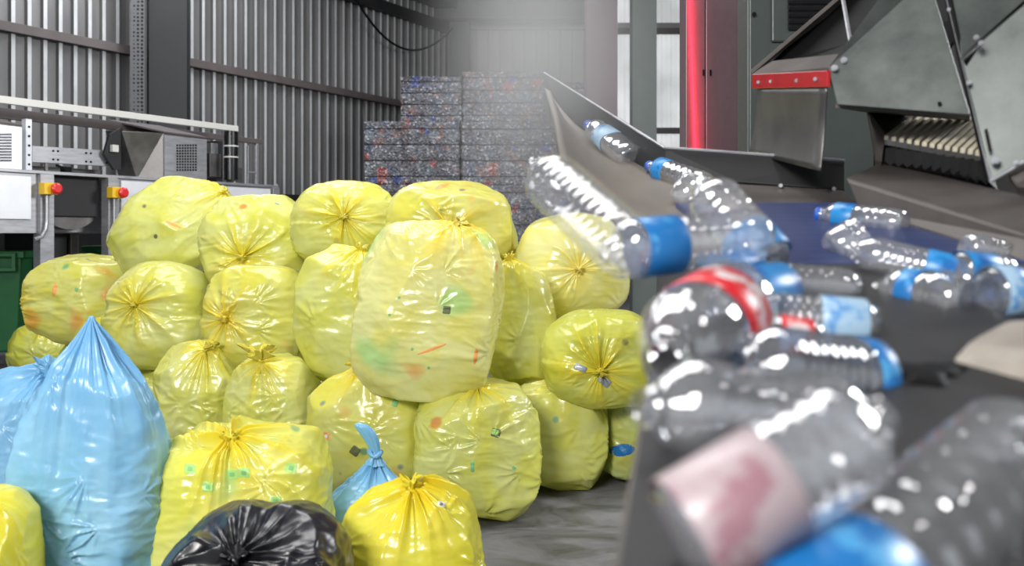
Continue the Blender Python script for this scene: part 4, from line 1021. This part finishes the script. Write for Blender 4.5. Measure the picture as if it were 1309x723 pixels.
vent = fr.box(((lx0+lx1)/2, 3.692, (lz0+lz1)/2), (lx1-lx0, 0.016, lz1-lz0)).build('vent_panel', M['cab_green'], cg, 0.008)
m = MB(); z = lz0+0.06
while z < lz1-0.04:
    m.box(((lx0+lx1)/2+0.02, 3.675, z), (lx1-lx0-0.09, 0.022, 0.016), Matrix.Rotation(0.7, 3, 'X')); z += 0.027
m.build('louvres', M['dark_steel'], vent)
MB().tube([P(964,18,3.70), P(964,18,3.685)], 0.009, 12).build('screw', M['black'], cg)

# ------------------------------------------------------------------ bottles
def bottle_profile(Lb, R, ribs, neck=True, waist=0.0, dome=0.28):
    pr = [(0.0, 0.001), (0.004, R*0.55), (0.0, R*0.75), (0.012, R*0.93), (0.03, R)]
    t0, t1 = 0.035, Lb*(1-dome)
    n_ = max(8, ribs*4)
    for i in range(n_+1):
        t = i/n_; z = t0+(t1-t0)*t
        r = R*(1-0.045*(0.5-0.5*math.cos(2*math.pi*t*ribs)) if ribs else 1)*(1-waist*math.exp(-((t-0.5)/0.12)**2))
        pr.append((z, r))
    for i in range(1, 9):
        t = i/8; z = t1+(Lb*0.93-t1)*t; rn = max(0.0125, R*0.34)
        pr.append((z, rn+(R-rn)*(math.cos(t*math.pi/2)**0.8 if t < 1 else 0)))
    rn = max(0.0125, R*0.34)
    pr += [(Lb*0.94, rn*1.25), (Lb*0.95, rn*1.25), (Lb*0.955, rn), (Lb, rn)]
    return pr
def lathe(pr, seg, fn=None):
    vs = []; fs = []
    for (z, r) in pr:
        for k in range(seg):
            q = 2*math.pi*k/seg; vs.append(Vector((r*math.cos(q), r*math.sin(q), z)))
    for i in range(len(pr)-1):
        for k in range(seg): fs.append((i*seg+k, i*seg+(k+1)%seg, (i+1)*seg+(k+1)%seg, (i+1)*seg+k))
    fs.append(tuple(range(seg))[::-1])
    if fn: vs = [fn(v) for v in vs]
    return vs, fs
bn = [0]
def bottle(a, b_, R, label, ribs=7, lab=None, labmat='lab_blue', cap=None, mat='pet', dome=0.28, crush=0.0, waist=0.0, group='plastic bottles on the conveyor', cat='bottle', name='plastic_bottle'):
    """a: base, b_: mouth (world points); R radius"""
    bn[0] += 1; sd_ = bn[0]; ax = b_-a; Lb = ax.length
    o = empty(name, a); tag(o, label, cat, group)
    o.rotation_euler = ax.to_track_quat('Z', 'Y').to_euler()
    def fn(v):
        if crush:
            t = v.z/Lb; nz = math.sin(9*t+sd_)*math.cos(2*math.atan2(v.y, v.x)+sd_)
            k = 1-crush*(0.5+0.5*nz)*math.sin(math.pi*min(1, max(0, t)))
            return Vector((v.x*(1+0.1*crush), v.y*k, v.z))+Vector((0, crush*R*0.5*math.sin(3*t), 0))
        return v
    vs, fs = lathe(bottle_profile(Lb, R, ribs, True, waist, dome), 40, fn)
    link_mesh('bottle_body', vs, fs, M[mat], o, True)
    if lab:
        t0, t1 = lab; pr = [(Lb*t0, R*0.99), (Lb*t0+0.001, R*1.012), (Lb*(t0+t1)/2, R*1.012), (Lb*t1-0.001, R*1.012), (Lb*t1, R*0.99)]
        vs, fs = lathe(pr, 40, fn); fs = fs[:-1]
        link_mesh('label', vs, fs, M[labmat], o, True)
    if cap:
        rn = max(0.0125, R*0.34)*1.18
        vs, fs = lathe([(Lb*0.962, rn), (Lb*1.0, rn), (Lb*1.012, rn*0.95)], 24, fn); fs.append(tuple(range(48, 72)))
        link_mesh('cap', vs, fs, M[cap], o, True)
    return o
R1 = 0.032
bottle(P(808,205,2.55), P(752,160,2.85), 0.042, 'small dented clear bottle lying highest up the chute, blue cap uphill', 5, (0.42,0.62), 'lab_white', 'cap_blue', crush=0.25)
bottle(P(905,238,2.2), P(830,212,2.42), 0.034, 'clear bottle with blue cap and blue label, lying low on the chute', 6, (0.62,0.80), 'lab_sky', 'cap_blue')
bottle(P(868,262,2.02), P(900,226,2.0), 0.04, 'dark open cup with a silvery rim, beside the blue-capped chute bottle', 2, None, mat='pet_milky', dome=0.1, cat='cup', name='plastic_cup')
bottle(P(812,325,1.08), P(684,212,1.35), 0.043, 'ghostly clear ribbed bottle slanting over the yellow pile from the chute', 10, None, mat='pet_ghost', dome=0.25)
bottle(P(975,300,1.10), P(770,322,1.02), 0.035, 'clear ribbed bottle with a broad blue band, lying sideways above the red-label bottle', 9, (0.56,0.80), 'lab_blue', None, dome=0.18)
bottle(P(985,340,1.22), P(893,232,1.32), 0.041, 'clear bottle leaning steeply with a blue label round its lower end', 6, (0.05,0.34), 'lab_sky', None, waist=0.05)
bottle(P(940,388,1.0), P(845,465,0.78), 0.054, 'large clear bottle with a red and white label, its domed end facing out', 4, (0.25,0.56), 'lab_red', None, dome=0.4)
bottle(P(1096,372,1.17), P(925,352,1.2), 0.028, 'slim clear bottle with blue end label, lying level beneath the leaning bottle', 8, (0.70,0.96), 'lab_blue', None, dome=0.2)
bottle(P(1005,368,1.1), P(905,392,1.0), 0.034, 'clear bottle with a shiny blue wrapper, wedged behind the red-label bottle', 6, (0.1,0.75), 'lab_sky', None)
bottle(P(1118,418,1.0), P(945,403,1.02), 0.031, 'clear bottle with speckled pale blue label, dark neck pointing at the red-label bottle', 7, (0.08,0.42), 'lab_white', 'cap_blue', dome=0.3)
bottle(P(1112,490,0.86), P(940,468,0.80), 0.043, 'clear bottle with a rounded blue end, under the speckled pale blue bottle', 7, (0.02,0.16), 'lab_blue', None, mat='pet_blue')
bottle(P(975,432,0.94), P(1060,446,0.93), 0.028, 'clear bottle with a red and blue striped label, half buried between bottles', 4, (0.2,0.7), 'lab_red', None, mat='pet_blue')
bottle(P(1088,545,0.72), P(815,520,0.66), 0.040, 'blurred greyish clear bottle lying over the pink-label bottle', 6, None, mat='pet', crush=0.2)
bottle(P(866,688,0.50), P(1130,530,0.53), 0.034, 'large blurred clear bottle with a faded pink label, at the belt’s left edge', 6, (0.03,0.46), 'lab_pink', None, mat='pet', dome=0.22)
bottle(P(1000,850,0.47), P(1330,555,0.66), 0.046, 'nearest big ribbed bottle with a blue label, bottom right', 9, (0.05,0.27), 'lab_blue', None, dome=0.15)
bottle(P(1158,287,1.62), P(1046,274,1.74), 0.028, 'clear bottle with bright blue cap and sky-blue label on the blue mesh belt', 6, (0.55,0.78), 'lab_sky', 'cap_blue', dome=0.25)
bottle(P(1062,322,1.42), P(1105,300,1.42), 0.034, 'crumpled clear plastic cup beside the blue-capped bottle on the mesh belt', 2, None, mat='pet_milky', dome=0.1, crush=0.15, cat='cup', name='plastic_cup')
bottle(P(1225,352,1.24), P(1085,318,1.30), 0.027, 'clear bottle with bluish highlights, lying across the edge of the mesh belt', 7, (0.04,0.3), 'lab_sky', None, dome=0.3)
bottle(P(1240,385,1.10), P(1120,372,1.2), 0.036, 'clear bottle with a bulging round base, resting beside the blue bands', 3, (0.45,0.65), 'lab_blue', None, dome=0.35, crush=0.1)
bottle(P(1222,345,1.22), P(1300,352,1.25), 0.027, 'clear bottle with blue label, squeezed behind the bulging-base bottle', 4, (0.05,0.55), 'lab_sky', None, dome=0.3)
bottle(P(1262,375,1.08), P(1420,372,1.12), 0.034, 'bottle with milky end cut by the right edge of the picture', 6, (0.02,0.2), 'lab_white', None, mat='pet_blue', dome=0.2)
bottle(P(1232,316,1.42), P(1300,330,1.42), 0.026, 'small clear bottle touching the guard rail', 3, None, dome=0.35)

# ------------------------------------------------------------------ added haze patch imitating a whitish blend, not dust
m, nt, b = new_mat('blend_haze'); L = nt.links; nt.nodes.remove(b)
tc = N(nt, 'ShaderNodeTexCoord'); gr = N(nt, 'ShaderNodeTexGradient', gradient_type='QUADRATIC_SPHERE')
L.new(tc.outputs['Object'], gr.inputs[0])
mu = N(nt, 'ShaderNodeMath', operation='MULTIPLY'); mu.inputs[1].default_value = 2.0; L.new(gr.outputs['Fac'], mu.inputs[0])
vsn = N(nt, 'ShaderNodeVolumeScatter'); vsn.inputs['Color'].default_value = (1,1,1,1); vsn.inputs['Anisotropy'].default_value = 0.0
L.new(mu.outputs[0], vsn.inputs['Density']); L.new(vsn.outputs[0], nt.nodes['Material Output'].inputs['Volume'])
bm = bmesh.new(); bmesh.ops.create_icosphere(bm, subdivisions=3, radius=1.0); me = bpy.data.meshes.new('blend_haze_patch'); bm.to_mesh(me); bm.free()
hz = bpy.data.objects.new('blend_haze_patch', me); COL.objects.link(hz); me.materials.append(m)
hz.location = P(688, 60, 2.75); hz.scale = (0.46, 0.65, 0.74); hz['kind'] = 'stuff'
tag(hz, 'added pale haze patch in front of the bottle bales', 'haze', None, 'stuff')
